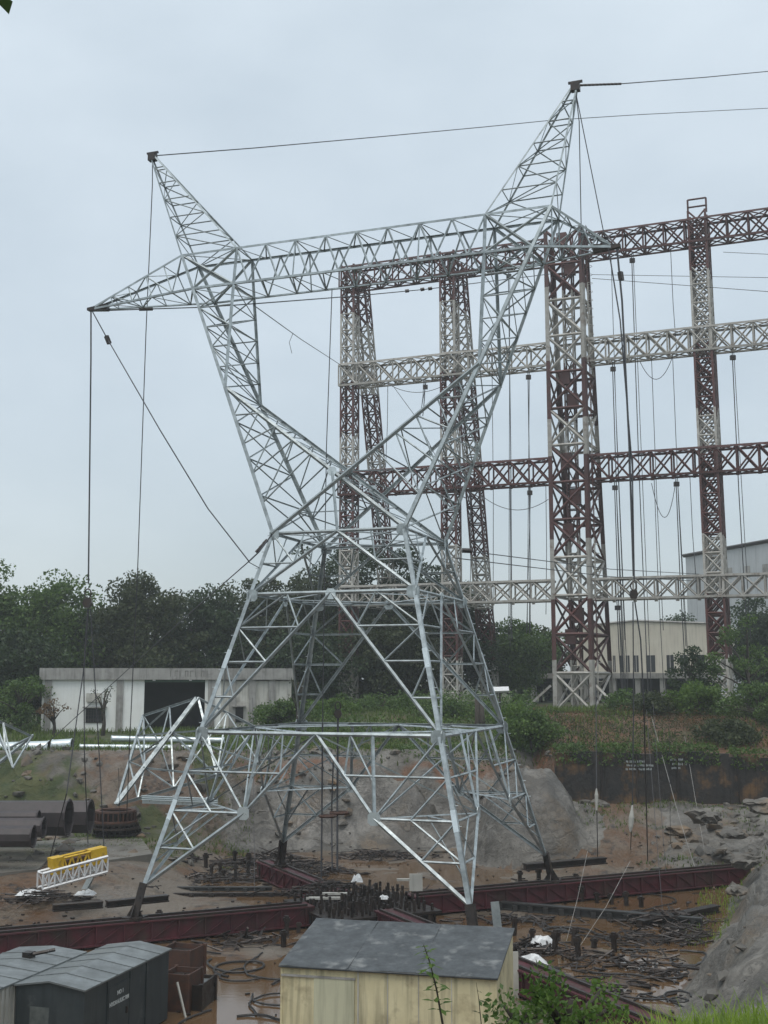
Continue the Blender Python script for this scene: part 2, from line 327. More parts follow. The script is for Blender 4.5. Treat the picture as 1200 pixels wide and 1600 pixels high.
sm_ = N('ShaderNodeMapping'); sm_.inputs['Rotation'].default_value = (.35, -.75, .2); sm_.inputs['Scale'].default_value = (.35, .5, 3.2); L(va.outputs[0], sm_.inputs[0])
sn = N('ShaderNodeTexNoise'); sn.inputs['Scale'].default_value = .55; sn.inputs['Detail'].default_value = 4; sn.inputs['Roughness'].default_value = .55; L(sm_.outputs[0], sn.inputs['Vector'])
sr = N('ShaderNodeMapRange'); sr.inputs[1].default_value = .30; sr.inputs[2].default_value = .52; L(sn.outputs['Fac'], sr.inputs[0])
smx = N('ShaderNodeMix'); smx.data_type = 'RGBA'; L(sr.outputs[0], smx.inputs[0]); smx.inputs[6].default_value = (.07, .063, .053, 1); L(rokc, smx.inputs[7]); rokc = smx.outputs[2]
rokc, _, _ = gn(1.1, .6, .72, rokc, (.05,.046,.038), 4, .5)
grac, _, _ = gn(.6, .4, .62, (.035,.05,.014), (.075,.08,.026))
grac, _, _ = gn(.25, .55, .68, grac, (.10,.066,.036))
earc, _, _ = gn(.5, .4, .62, (.15,.07,.034), (.085,.052,.03))
earc, _, _ = gn(.35, .55, .7, earc, (.055,.06,.022))
def mixz(a, b, chan, sharp=True):
    n = N('ShaderNodeTexNoise'); n.inputs['Scale'].default_value = .8; n.inputs['Detail'].default_value = 6; L(geo.outputs['Position'], n.inputs['Vector'])
    ma = N('ShaderNodeMath'); ma.operation = 'MULTIPLY_ADD'; L(n.outputs['Fac'], ma.inputs[0]); ma.inputs[1].default_value = 1.0; L(sp.outputs[chan], ma.inputs[2])
    r = N('ShaderNodeMapRange'); r.inputs[1].default_value = .88; r.inputs[2].default_value = 1.12; L(ma.outputs[0], r.inputs[0])
    m = N('ShaderNodeMix'); m.data_type = 'RGBA'; L(r.outputs[0], m.inputs[0]); L(a, m.inputs[6]); L(b, m.inputs[7]); return m.outputs[2], r.outputs[0]
c, fg = mixz(mudc, grac, 0); c, fr = mixz(c, rokc, 1); c, fe = mixz(c, earc, 2)
L(c, bs.inputs['Base Color'])
wet = N('ShaderNodeTexNoise'); wet.inputs['Scale'].default_value = .28; wet.inputs['Detail'].default_value = 5; L(geo.outputs['Position'], wet.inputs['Vector'])
wr = N('ShaderNodeMapRange'); wr.inputs[1].default_value = .42; wr.inputs[2].default_value = .58; wr.inputs[3].default_value = .28; wr.inputs[4].default_value = .7; L(wet.outputs['Fac'], wr.inputs[0])
mxr = N('ShaderNodeMath'); mxr.operation = 'MAXIMUM'; L(wr.outputs[0], mxr.inputs[0]); 
mg = N('ShaderNodeMath'); mg.operation = 'MULTIPLY'; L(fg, mg.inputs[0]); mg.inputs[1].default_value = .85; L(mg.outputs[0], mxr.inputs[1]); L(mxr.outputs[0], bs.inputs['Roughness'])
b1 = N('ShaderNodeTexNoise'); b1.inputs['Scale'].default_value = 1.5; b1.inputs['Detail'].default_value = 6; b1.inputs['Roughness'].default_value = .58; L(geo.outputs['Position'], b1.inputs['Vector'])
bst = N('ShaderNodeMath'); bst.operation = 'MULTIPLY_ADD'; L(fr, bst.inputs[0]); bst.inputs[1].default_value = -.1; bst.inputs[2].default_value = .5
bp = N('ShaderNodeBump'); bp.inputs['Distance'].default_value = .4; L(bst.outputs[0], bp.inputs['Strength']); bsum = N('ShaderNodeMath'); bsum.operation = 'MULTIPLY_ADD'; L(sn.outputs['Fac'], bsum.inputs[0]); bsum.inputs[1].default_value = 1.6; L(b1.outputs['Fac'], bsum.inputs[2]); L(bsum.outputs[0], bp.inputs['Height']); L(bp.outputs[0], bs.inputs['Normal'])
me.materials.append(gm)
# shallow standing water over the pit floor
mb = MB(); wz = FL + .005
mb.poly([(-34, 30, wz), (14, 30, wz), (24, 69, wz), (10, 73, wz), (-8, 79, wz), (-34, 60, wz)])
watm = mat('muddy_puddle_water', (.105,.058,.027), (.13,.082,.045), .12, .06, 0, bump=.12, bscale=5, dist=.01)
wt = mb.build('pit_water', watm); tag(wt, 'shallow brown rainwater standing on the pit floor', 'water', kind='structure')
def gz(x, y): return float(H(np.array([x]), np.array([y]))[0])
# ------------------------------------------------------------------ the galvanised test tower
TX, TY, TA = -1.10, 57.41, -0.3367
T = dict(bx=7.41, by=7.41, wx=3.34, wy=3.34, zw=15.89, z1=6.574, z2=12.944, ox=10.026, oy=.943, zt=31.528, zb=29.46, ix=6.748, kz=23.68,
         pL=(-12.57, 0, 38.0), pR=(11.17, 0, 37.97), tL=(-16.22, 0, 29.5), tR=(12.96, 0, 29.465))
tw = empty('transmission_tower', (TX, TY, 0), TA)
tag(tw, 'galvanised steel lattice transmission tower with crossed waist standing in the muddy test pit', 'tower')
MT = Matrix.Translation((TX, TY, 0)) @ Matrix.Rotation(TA, 4, 'Z')
def TW(p): return MT @ Vector(p)
def leg(sx, sy, z):
    t = z/T['zw']; return V(sx*(T['bx']+(T['wx']-T['bx'])*t), sy*(T['by']+(T['wy']-T['by'])*t), z)
def kl(sx, sy, z):
    t = (z-T['zw'])/(T['zt']-T['zw']); return V(sx*(T['wx']+(T['ox']-T['wx'])*t), sy*(T['wy']+(T['oy']-T['wy'])*t), z)
def tb(name, a, b, w, out=None, m=None): return bar(name, tw, a, b, w*(.60 if 'leg' in name else .62), m or galv, out)
def plate(a, nrm, size, name='gusset_plate', up=None):
    n = Vector(nrm).normalized(); u = (Vector(up) if up else V(0, 0, 1)); u = (u-n*u.dot(n)).normalized(); s = u.cross(n); h = size/2
    m = MB(); pts = []
    for q in (-.018, .018):
        for i, j in ((-1,-.55),(-.55,-1),(.55,-1),(1,-.55),(1,.55),(.55,1),(-.55,1),(-1,.55)):
            pts.append(Vector(a)+n*q+s*i*h+u*j*h)
    m.raw(pts, [tuple(range(7, -1, -1)), tuple(range(8, 16))]+[(i, (i+1) % 8, 8+(i+1) % 8, 8+i) for i in range(8)])
    return m.build(name, galv_new, tw)
SG = ((-1, -1), (1, -1), (1, 1), (-1, 1))
for sx, sy in SG:
    o = (sx, sy, 0)
    for za, zb_, wd in ((0, 3.2, .34), (3.2, T['z1'], .34), (T['z1'], 9.9, .32), (9.9, T['z2'], .31), (T['z2'], T['zw'], .30)):
        tb('leg', leg(sx, sy, za), leg(sx, sy, zb_), wd, o)
    for z in (3.2, 9.9):
        d = (leg(sx, sy, z+1)-leg(sx, sy, z)).normalized()
        tb('splice_angle', leg(sx, sy, z)-d*.45, leg(sx, sy, z)+d*.45, .36, o, galv_new)
def pts_face(k):   # corner pairs of the four faces
    return ((SG[0], SG[1]), (SG[1], SG[2]), (SG[2], SG[3]), (SG[3], SG[0]))[k]
for k in range(4):
    A, B = pts_face(k); n = V(A[0]+B[0], A[1]+B[1], 0).normalized()
    # bottom panel with bent hip bracing
    A0, B0, A1, B1 = leg(*A, 0), leg(*B, 0), leg(*A, T['z1']), leg(*B, T['z1']); M = (A1+B1)/2
    tb('main_horizontal', A1, M, .21, n); tb('main_horizontal', M, B1, .21, n)
    for P0, P1, Q1 in ((A0, A1, B1), (B0, B1, A1)):
        tg = .48; LG = lerp(P0, P1, tg); Wd = (lerp(B0 if P0 is A0 else A0, Q1, tg)-LG); G = LG + Wd*.27
        tb('hip_diagonal', P0, G, .22, n); tb('hip_diagonal', G, M, .19, n)
        tb('strut', LG, G, .13, n)
        Hp = lerp(P1, Q1, .27); tb('hanger', G, Hp, .20, n)
        plate(G + n*.03, n, .55)
        tb('sub_diagonal', P1, G, .13, n)
        L75 = lerp(P0, P1, .74); D75 = lerp(G, M, .5); tb('strut', L75, D75, .12, n)
        tb('sub_diagonal', L75, lerp(LG, G, .55), .11, n)
        tb('sub_diagonal', lerp(P1, M, .72), lerp(G, Hp, .42), .11, n); tb('sub_diagonal', lerp(P1, M, .72), D75, .10, n)
        L24 = lerp(P0, P1, .24); D24 = lerp(P0, G, .5); tb('strut', L24, D24, .12, n)
        tb('sub_diagonal', L24, G + (LG-G)*.45, .11, n); tb('sub_diagonal', LG, D24, .12, n)
        L12 = lerp(P0, P1, .12); 
    # middle panel
    A0, B0, A1, B1 = A1, B1, leg(*A, T['z2']), leg(*B, T['z2']); M = (A1+B1)/2
    tb('main_horizontal', A1, M, .20, n); tb('main_horizontal', M, B1, .20, n)
    plate(M - V(0, 0, .08) + n*.03, n, .5)
    for P0, P1, Q1 in ((A0, A1, B1), (B0, B1, A1)):
        tb('main_diagonal', P0, M, .20, n)
        for tt in (.25, .5, .75):
            tb('strut', lerp(P0, P1, tt), lerp(P0, M, tt), .115, n)
        tb('sub_diagonal', lerp(P0, P1, .75), lerp(P0, M, .5), .105, n)
        tb('sub_diagonal', lerp(P0, P1, .5), lerp(P0, M, .25), .10, n)
        Hq = lerp(P1, M, .46)
        tb('sub_diagonal', Hq, lerp(P0, P1, .75), .105, n); tb('sub_diagonal', Hq, lerp(P0, M, .75), .105, n)
    # upper panel up to the waist
    A0, B0, A1, B1 = A1, B1, leg(*A, T['zw']), leg(*B, T['zw']); M = (A1+B1)/2
    tb('main_horizontal', A1, M, .18, n); tb('main_horizontal', M, B1, .18, n)
    for P0, P1, Q1 in ((A0, A1, B1), (B0, B1, A1)):
        tb('main_diagonal', P0, M, .19, n)
        tb('sub_diagonal', P1, lerp(P0, M, .5), .10, n); tb('sub_diagonal', lerp(P0, P1, .5), lerp(P0, M, .5), .10, n); tb('sub_diagonal', lerp(P1, M, .5), lerp(P0, M, .5), .10, n)
for sx, sy in SG:
    for z, s_ in ((T['z1'], .62), (T['z2'], .55), (T['zw'], .5)):
        c = leg(sx, sy, z)
        for n in (V(0, sy, 0), V(sx, 0, 0)):
            tng = V(-sx, 0, 0) if n.y else V(0, -sy, 0)
            o = plate(c + tng*.12 - V(0, 0, .06) + n*.06, n, s_); o.data.materials[0] = galv
    # climbing step bolts
    m = MB(); z = 3.0
    while z < T['zw']:
        p = leg(sx, sy, z); m.bar(p, p+V(sx, 0, 0)*.22, .025, .025); z += .8
    o = m.build('step_bolts', galv, tw); o['kind'] = 'stuff'
# inside bracing between faces
G4 = []
for z, wd in ((T['z1'], .14), (T['z2'], .12), (T['zw'], .13)):
    c = [leg(*s, z) for s in SG]; mids = [(c[i]+c[(i+1) % 4])/2 for i in range(4)]
    for i in range(4):
        tb('plan_brace', mids[i], mids[(i+1) % 4], wd, (0, 0, 1))
    if z == T['zw']:
        tb('plan_brace', c[0], c[2], .12, (0, 0, 1)); tb('plan_brace', c[1], c[3], .12, (0, 0, 1))
    else:
        for i in range(4): tb('plan_brace', lerp(c[i], c[(i+1) % 4], .25), lerp(c[i], c[i-1], .25), .10, (0, 0, 1))
tg = .48; zg = T['z1']*tg
for i, s in enumerate(SG):
    # knee bracing across every corner between the hip nodes of adjoining faces
    def hip(A, B):
        a = leg(*A, zg); b = leg(*B, zg); return a + (b-a)*.27
    g1 = hip(s, SG[(i+1) % 4]); g2 = hip(s, SG[i-1])
    tb('plan_brace', g1, g2, .12, (0, 0, 1)); mid = (g1+g2)/2
    tb('plan_brace', mid, leg(*s, zg), .10, (0, 0, 1)); tb('plan_brace', mid, leg(*s, zg*.1+.6), .10)
    tb('hip_tie', g1, lerp(leg(*s, T['z1']), leg(*SG[i-1], T['z1']), .5), .11); tb('hip_tie', g2, lerp(leg(*s, T['z1']), leg(*SG[(i+1) % 4], T['z1']), .5), .11)
# crossed waist and outer frames
KZ = T['kz']
for sx in (-1, 1):
    for sy in (-1, 1):
        o = (sx, sy, 0); n = V(0, sy, 0)
        wp = leg(sx, sy, T['zw']); kp = kl(sx, sy, KZ)
        tb('frame_leg', wp, kp, .29, o); tb('frame_leg', kp, kl(sx, sy, T['zb']), .27, o); tb('frame_leg', kl(sx, sy, T['zb']), kl(sx, sy, T['zt']), .25, o)
        # main crossing diagonal down to the opposite waist corner
        opp = leg(-sx, sy, T['zw']); off = n*(.09 if sx > 0 else -.09)
        tb('crossing_diagonal', kp+off, lerp(kp, opp, .5)+off, .24, n); tb('crossing_diagonal', lerp(kp, opp, .5)+off, opp+off, .24, n)
        X = lerp(kp, opp, .62)
        tp = V(sx*T['ix'], sy*T['oy'], T['zt']); bp_ = V(sx*T['ix'], kl(sx, sy, T['zb']).y, T['zb'])
        tb('inner_post', kp, bp_, .21, n); tb('inner_post', bp_, tp, .20, n)
        # lacing between outer leg and inner post
        prev = None; q = 5
        for i in range(1, q+1):
            tt = i/q; a = lerp(kp, kl(sx, sy, T['zb']), tt); b = lerp(kp, bp_, tt)
            if i < q: tb('lacing_bar', a, b, .085, n)
            a0 = lerp(kp, kl(sx, sy, T['zb']), (i-1)/q); b0 = lerp(kp, bp_, (i-1)/q)
            if i > 1: tb('lacing_bar', *((a0, b) if i % 2 else (b0, a)), .095, n)
        # lacing of the waist triangle
        q = 5
        for i in range(1, q):
            tt = i/q; a = lerp(wp, kp, tt); b = lerp(lerp(kp, opp, .5), kp, tt); b2 = lerp(lerp(kp, opp, .5), kp, min(1, tt+.5/q))
            tb('lacing_bar', a, b, .09, n); tb('lacing_bar', a, lerp(lerp(kp, opp, .5), kp, max(0, tt-1/q)), .10, n)
            
    # cross faces between the near and the far side
    def ladder(fn_a, fn_b, q, wd, o, name='lacing_bar', cross=True):
        for i in range(q+1):
            a, b = fn_a(i/q), fn_b(i/q)
            if i: tb(name, a, b, wd, o)
            if i < q:
                a2, b2 = fn_a((i+1)/q), fn_b((i+1)/q)
                tb(name, *((a, b2) if i % 2 else (b, a2)), wd, o)
                if cross: tb(name, *((b, a2) if i % 2 else (a, b2)), wd, o)
    o = (sx, 0, 0)
    f = lambda sy: (lambda t: kl(sx, sy, lerp(T['zw'], KZ, t)))
    ladder(f(-1), f(1), 4, .10, o)
    f = lambda sy: (lambda t: kl(sx, sy, lerp(KZ, T['zb'], t)))
    ladder(f(-1), f(1), 5, .085, o)
    f = lambda sy: (lambda t: lerp(kl(sx, sy, KZ), V(sx*T['ix'], kl(sx, sy, T['zb']).y, T['zb']), t))
    ladder(f(-1), f(1), 5, .08, (-sx, 0, 0), cross=False)
    f = lambda sy: (lambda t: lerp(kl(sx, sy, KZ), leg(-sx, sy, T['zw']), t))
    ladder(f(-1), f(1), 8, .085, (-sx, 0, 1), cross=False)
for sy in (-1, 1):
    tb('hanger', lerp(kl(-1, sy, KZ), leg(1, sy, T['zw']), .62), V(0, leg(1, sy, T['zw']).y, T['zw']), .17, (0, sy, 0))
    plate(lerp(kl(-1, sy, KZ), leg(1, sy, T['zw']), .62), (0, sy, 0), .42)
# beam
yb = abs(kl(1, 1, T['zb']).y)
def ch(x, sy, top): return V(x, sy*(T['oy'] if top else yb), T['zt'] if top else T['zb'])
oxb = kl(1, 1, T['zb']).x
for sy in (-1, 1):
    for top in (True, False):
        e = T['ox'] if top else oxb
        xs = [-e, -T['ix'], -2.25, 2.25, T['ix'], e]
        for a, b in zip(xs, xs[1:]): tb('beam_chord', ch(a, sy, top), ch(b, sy, top), .185, (0, sy, 1 if top else -1))
    xs = np.linspace(-T['ix'], T['ix'], 9); xm = (xs[1:]+xs[:-1])/2
    for i in range(8):
        tb('beam_diagonal', ch(xs[i], sy, True), ch(xm[i], sy, False), .115, (0, sy, 0)); tb('beam_diagonal', ch(xm[i], sy, False), ch(xs[i+1], sy, True), .115, (0, sy, 0))
    for i in (2, 6): tb('beam_post', ch(xs[i], sy, True), ch(xs[i], sy, False), .09, (0, sy, 0))
    for sx in (-1, 1):
        tb('beam_diagonal', ch(sx*T['ix'], sy, True), ch(sx*oxb, sy, False), .20, (0, sy, 0)); tb('beam_diagonal', ch(sx*T['ox'], sy, True), ch(sx*T['ix'], sy, False), .17, (0, sy, 0))
for top in (True, False):
    xs = np.linspace(-T['ix'], T['ix'], 17)
    for i in range(16):
        s = 1 if i % 2 else -1
        tb('lacing_bar', ch(xs[i], s, top), ch(xs[i+1], -s, top), .08, (0, 0, 1))
    for i in range(0, 17, 4): tb('lacing_bar', ch(xs[i], -1, top), ch(xs[i], 1, top), .09, (0, 0, 1))
    for sx in (-1, 1):
        e = T['ox'] if top else oxb
        tb('lacing_bar', ch(sx*T['ix'], -1, top), ch(sx*e, 1, top), .09, (0, 0, 1)); tb('lacing_bar', ch(sx*T['ix'], 1, top), ch(sx*e, -1, top), .09, (0, 0, 1))
        tb('lacing_bar', ch(sx*e, -1, top), ch(sx*e, 1, top), .10, (0, 0, 1))
# arms
for sx, tip in ((-1, V(*T['tL'])), (1, V(*T['tR']))):
    cs = {}
    for sy in (-1, 1):
        for top in (True, False):
            b = ch(sx*(T['ox'] if top else oxb), sy, top); e = tip + V(-sx*.25, sy*.10, .06 if top else -.06); cs[sy, top] = (b, e)
            tb('arm_chord', b, e, .17, (0, sy, 1 if top else -1))
    q = 5 if sx < 0 else 4
    def c(sy, top, t): return lerp(*cs[sy, top], t)
    for i in range(q):
        t0, t1 = i/q, (i+1)/q
        for sy in (-1, 1):
            if i: tb('lacing_bar', c(sy, True, t0), c(sy, False, t0), .08, (0, sy, 0))
            tb('lacing_bar', *((c(sy, True, t0), c(sy, False, t1)) if i % 2 == 0 else (c(sy, False, t0), c(sy, True, t1))), .085, (0, sy, 0))
        for top in (True, False):
            s = 1 if i % 2 else -1
            tb('lacing_bar', c(s, top, t0), c(-s, top, t1), .08, (0, 0, 1))
            if i: tb('lacing_bar', c(-1, top, t0), c(1, top, t0), .08, (0, 0, 1))
    m = MB(); m.raw([tip+V(-sx*1.1, y, z) for y in (-.16, .16) for z in (-.22, .18)] + [tip+V(sx*.18, y, z) for y in (-.14, .14) for z in (-.10, .05)],
        [(0,1,3,2),(4,6,7,5),(0,4,5,1),(2,3,7,6),(0,2,6,4),(1,5,7,3)]); m.build('tip_plate', darkst, tw)
# earth-wire peaks
for sx, apex in ((-1, V(*T['pL'])), (1, V(*T['pR']))):
    base = [V(sx*T['ox'], -T['oy'], T['zt']), V(sx*T['ox'], T['oy'], T['zt']), V(sx*T['ix'], T['oy'], T['zt']), V(sx*T['ix'], -T['oy'], T['zt'])]
    cen = sum(base, V(0, 0, 0))/4
    ends = [apex + (b-cen).normalized()*.13 for b in base]
    for b, e in zip(base, ends): tb('peak_leg', b, e, .14, (b-cen))
    q = 6; ts = [1-(1-i/q)**1.15 for i in range(q+1)]
    for i in range(q):
        for k in range(4):
            j = (k+1) % 4; t0, t1 = ts[i], ts[i+1]
            p, r = lerp(base[k], ends[k], t0), lerp(base[j], ends[j], t0); p1, r1 = lerp(base[k], ends[k], t1), lerp(base[j], ends[j], t1)
            nn = ((p+r)/2-lerp(cen, apex, t0))
            if i: tb('lacing_bar', p, r, .085, nn)
            if i < q-1: tb('lacing_bar', *((p, r1) if (i+k) % 2 else (r, p1)), .075, nn)
    m = MB(); m.box(-.22, .22, -.16, .16, -.3, .12); m.box(-.35, .35, -.06, .06, .12, .22); o_ = m.build('peak_cap', darkst, tw); o_.location = apex
# stubs that carry the four feet
for sx, sy in SG:
    f = leg(sx, sy, 0); d = (leg(sx, sy, 1)-f); m = MB()
    p0 = f + d*.12; zt_ = -1.39
    m.angle(p0+V(sx, sy, 0)*.05, V(f.x-d.x*.2*5.2, f.y-d.y*.2*5.2, zt_+.1), .36, (sx, sy, 0)); m.box(f.x-d.x-.42, f.x-d.x+.42, f.y-d.y-.42, f.y-d.y+.42, zt_, zt_+.12)
    for a, b in ((1, 0), (0, 1), (-1, 0), (0, -1)):
        bx_, by_ = f.x-d.x, f.y-d.y
        m.raw([(bx_+a*.4-b*.02, by_+b*.4-a*.02, zt_+.12), (bx_+a*.4+b*.02, by_+b*.4+a*.02, zt_+.12), (bx_+b*.02, by_+a*.02, zt_+.12), (bx_-b*.02, by_-a*.02, zt_+.12),
               (bx_-b*.02, by_-a*.02, zt_+.75), (bx_+b*.02, by_+a*.02, zt_+.75)], [(0, 1, 2, 3), (0, 3, 4), (1, 5, 2), (0, 4, 5, 1), (2, 5, 4, 3)])
    m.build('foot_stub', darkst, tw)
# ------------------------------------------------------------------ maroon base beams under the tower feet (a cross along the tower's diagonals)
def beam_arm(name, ang, r0, r1, label):
    e = empty(name, (TX, TY, FL), ang); tag(e, label, 'girder', 'maroon base beams radiating below the tower')
    z0, z1 = .12, .985; hw = .55
    m = MB(); m.box(r0, r1, -hw, hw, z1-.06, z1); m.build('top_flange', darkst if False else beamred, e)
    m = MB(); m.box(r0, r1, -hw, hw, z0, z0+.06); m.build('bottom_flange', beamred, e)
    for s in (-1, 1):
        m = MB(); m.box(r0, r1, s*(hw-.14)-.015, s*(hw-.14)+.015, z0+.06, z1-.06); m.build('web_plate', beamred, e)
    k = 0; x = r0+.4
    mv = MB(); mv.box(-.03, .03, -.05, .05, z0+.06, z1-.06); vme = None; dme = None
    while x < r1-.3:
        for s in (-1, 1):
            y = s*(hw-.075)
            if vme is None: o = mv.build('stiffener', beamred, e); vme = o.data
            else: o = link('stiffener', vme, e)
            o.location = (x, y, 0)
            if x+1.2 < r1:
                if dme is None:
                    md = MB(); md.bar((.06, 0, z1-.1), (1.1, 0, z0+.1), .045, .045, (0, 1, 0)); o = md.build('stiffener', beamred, e); dme = o.data
                else: o = link('stiffener', dme, e)
                o.location = (x, y, 0)
        x += 1.2
    # wet grey rails lying along the top
    for s in (-1, 1):
        m = MB(); m.box(r0+.3, r1-.2, s*.36-.06, s*.36+.06, z1+.002, z1+.10); m.build('top_rail', darkst, e)
    n = max(2, int((r1-r0)/4))
    for i in range(n):
        x = r0+1+(r1-r0-1.6)*i/(n-1); m = MB(); m.box(x-.15, x+.15, -.4, .4, -.3, z0); m.build('pile_support', darkst, e)
A45 = TA + math.pi/4
beam_arm('plate_girder', A45, 2.6, 24.0, 'maroon plate beam running right from the hub to below the rock bank')
beam_arm('plate_girder', A45+math.pi, 2.6, 21.5, 'long maroon plate beam running left from the hub across the pit')
beam_arm('plate_girder', A45-math.pi/2, 2.6, 25.5, 'maroon plate beam running towards the viewer behind the cream shed')
beam_arm('plate_girder', A45+math.pi/2, 2.6, 13.5, 'maroon plate beam running away from the hub towards the rocky back bank')
# hub platform bristling with anchor bolts
hub = empty('hub_platform', (TX, TY, FL), A45); tag(hub, 'dark square hub platform bristling with upright bolts where the maroon beams meet', 'platform')
m = MB(); m.box(-2.55, 2.55, -2.55, 2.55, .15, .62); m.build('platform_block', darkst, hub)
m = MB(); m.box(-2.85, 2.85, -2.85, 2.85, .62, .74); m.build('deck_plate', darkst, hub)
m = MB(); m.box(-.05, .05, -.05, .05, 0, .46); o = m.build('anchor_bolt', darkst, hub); bme = o.data; o.location = (-2.5, -2.5, .74)
for i in range(12):
    for j in range(12):
        if (i, j) == (0, 0) or rng.random() < .18: continue
        o = link('anchor_bolt', bme, hub); o.location = (-2.5+i*.455+rng.uniform(-.06, .06), -2.5+j*.455+rng.uniform(-.06, .06), .74); o.scale = (1, 1, rng.uniform(.5, 1.5)); o.rotation_euler = (rng.uniform(-.1, .1), rng.uniform(-.1, .1), 0)
for k in range(4):
    m = MB()
    for x in np.arange(-2.2, 2.3, .44): m.box(x-.07, x+.07, -2.83, -2.75, -.1, .60)
    o = m.build('skirt', darkst, hub); o.rotation_euler = (0, 0, k*math.pi/2); o['kind'] = 'stuff'
# ------------------------------------------------------------------ red and white test gantry behind the tower
GA, GB = V(-3.8, 125.5, 0), V(30.9, 112.0, 0)
gu = (GB-GA).normalized(); gn_ = V(-gu.y, gu.x, 0)
if gn_.y < 0: gn_ = -gn_
def on_gantry(px, py=700):
    d = ray(px, py); k = d.x/d.y
    s = (k*GA.y-GA.x)/(gu.x-k*gu.y); return s
def gp(s, n, z): return GA + gu*s + gn_*n + V(0, 0, z)
def zrow(px, py):
    s = on_gantry(px, py); p = gp(s, 0, 0); return at(px, py, p.y).z
BZ = [(zrow(1033, b), zrow(1033, a)) for a, b in ((354, 389), (521, 557), (706, 745), (902, 935))]   # bottom, top of each beam
GBASE = 6.0
# paint bands by height, read from the right hand column: (row where the band ends, white?)
bz = [(zrow(1100, r), wht) for r, wht in ((425, 0), (545, 1), (640, 0), (700, 1), (835, 0), (932, 1), (1030, 0))]
def white_at(z):
    for zz, wh in bz:
        if z > zz: return wh
    return 1
gantry = empty('test_gantry', (0, 0, 0)); tag(gantry, 'red and white banded lattice gantry of columns and four tiers of beams behind the tower', 'gantry')
def split_bands(a, b):
    cuts = sorted([0, 1]+[(zz-a.z)/(b.z-a.z) for zz, _ in bz if abs(b.z-a.z) > .3 and 0.001 < (zz-a.z)/(b.z-a.z) < .999])
    return [(lerp(a, b, p), lerp(a, b, q), white_at((lerp(a, b, (p+q)/2)).z)) for p, q in zip(cuts, cuts[1:])]
NB = [0]
def lattice(legs0, legs1, q, wl, wb, partname, pattern='X', solo=False, paint=None, rings=True):
    """legs0/legs1: four corner points at the two ends; returns the part (its legs) with lacing below it"""
    cen0 = sum(legs0, V(0,0,0))/4
    lm = MB()
    for a, b in zip(legs0, legs1):
        o = a-cen0
        for p, r, wh in (split_bands(a, b) if paint is None else [(a, b, paint)]): lm.angle(p, r, wl, o, wh)
    part = lm.build(partname, [redp, whip], gantry)
    jm = MB()
    for i in range(q):
        t0, t1 = i/q, (i+1)/q
        for k in range(4):
            j = (k+1) % 4
            a, b = lerp(legs0[k], legs1[k], t0), lerp(legs0[j], legs1[j], t0); a1, b1 = lerp(legs0[k], legs1[k], t1), lerp(legs0[j], legs1[j], t1)
            nn = (a+b)/2-lerp(cen0, sum(legs1, V(0,0,0))/4, t0)
            bars = []
            if pattern == 'X': bars += [(a, b1), (b, a1)]
            elif pattern == 'Z': bars += [(a, b1) if (i % 2) else (b, a1)]
            if rings: bars.append((a, b))
            for p, r in bars:
                wh = white_at(((p+r)/2).z) if paint is None else paint
                if solo and NB[0] < 296 :
                    bar('lacing_bar', part, p, r, wb, whip if wh else redp, nn); NB[0] += 1
                else: jm.angle(p, r, wb, nn, wh)
    if jm.f:
        o = jm.build('lacing', [redp, whip], part); o['kind'] = 'stuff'
    return part
ZT = BZ[0][1]
# the main tower in front: fat, four legs, rear legs spreading downwards
sm = on_gantry(891); wM = 1.9; zt = zrow(888, 362)
mb_ = GBASE-.2
legs0 = [gp(sm-wM, -1.2, mb_), gp(sm+wM, -1.2, mb_), gp(sm+wM+.6, 6.2, mb_), gp(sm-wM+.6, 6.2, mb_)]
legs1 = [gp(sm-wM, -1.2, zt), gp(sm+wM, -1.2, zt), gp(sm+wM, 1.6, zt), gp(sm-wM, 1.6, zt)]
pm = lattice(legs0, legs1, 13, .42, .22, 'main_column', 'X', True)
pm['label'] = 'widest banded column with lift shaft and dark landings'
# stepped reinforcement: inner legs close to the corners and lift shaft with landings
li0 = [gp(sm-.5, .3, mb_), gp(sm+.5, .3, mb_), gp(sm+.5, 1.3, mb_), gp(sm-.5, 1.3, mb_)]; li1 = [p+V(0, 0, zt-mb_) for p in li0]
lattice(li0, li1, 22, .17, .09, 'lift_shaft', 'Z', False)
for i, py in enumerate((375, 420, 590, 628, 720, 778, 830, 962, 995)):
    z = zrow(888, py); s_ = sm+(-.35 if i % 2 == 0 else .45); m = MB()
    M4 = Matrix.Translation(gp(s_, -.1, z)) @ Matrix.Rotation(math.atan2(gu.y, gu.x), 4, 'Z')
    m2 = MB(); m2.box(-.52, .52, -.35, .35, -.75, .75); m2.v = [tuple(M4 @ Vector(p)) for p in m2.v]
    m2.build('landing_box', redp if not white_at(z) else whip, gantry)
lad = MB()
for x in (-.22, .22):
    a, b = gp(sm+wM+.5, -.9+x, mb_+1), gp(sm+wM+.5, -.9+x, zt)
    for p, r, wh in split_bands(a, b): lad.bar(p, r, .05, .05, None, wh)
z = mb_+1.5
while z < zt: lad.bar(gp(sm+wM+.5, -1.12, z), gp(sm+wM+.5, -.68, z), .04, .04, None, white_at(z)); z += .45
z = mb_+3
while z < zt-1:
    ring = [gp(sm+wM+.5+.45*math.sin(a)*1.1, -.9-.38*math.cos(a), z) for a in np.linspace(0, math.pi, 6)]
    for a, b in zip(ring, ring[1:]): lad.bar(a, b, .035, .035, None, white_at(z))
    z += .9
o = lad.build('caged_ladder', [redp, whip], gantry)
# stub spreaders at the main column's base
for dx in (-2.2, 2.2):
    m = MB(); a = gp(sm+dx, -1.3, mb_+2.6); b = gp(sm+dx*2.3, -2.2, mb_-.1); m.angle(a, b, .22, None, 1); m.build('raking_strut', [redp, whip], gantry)
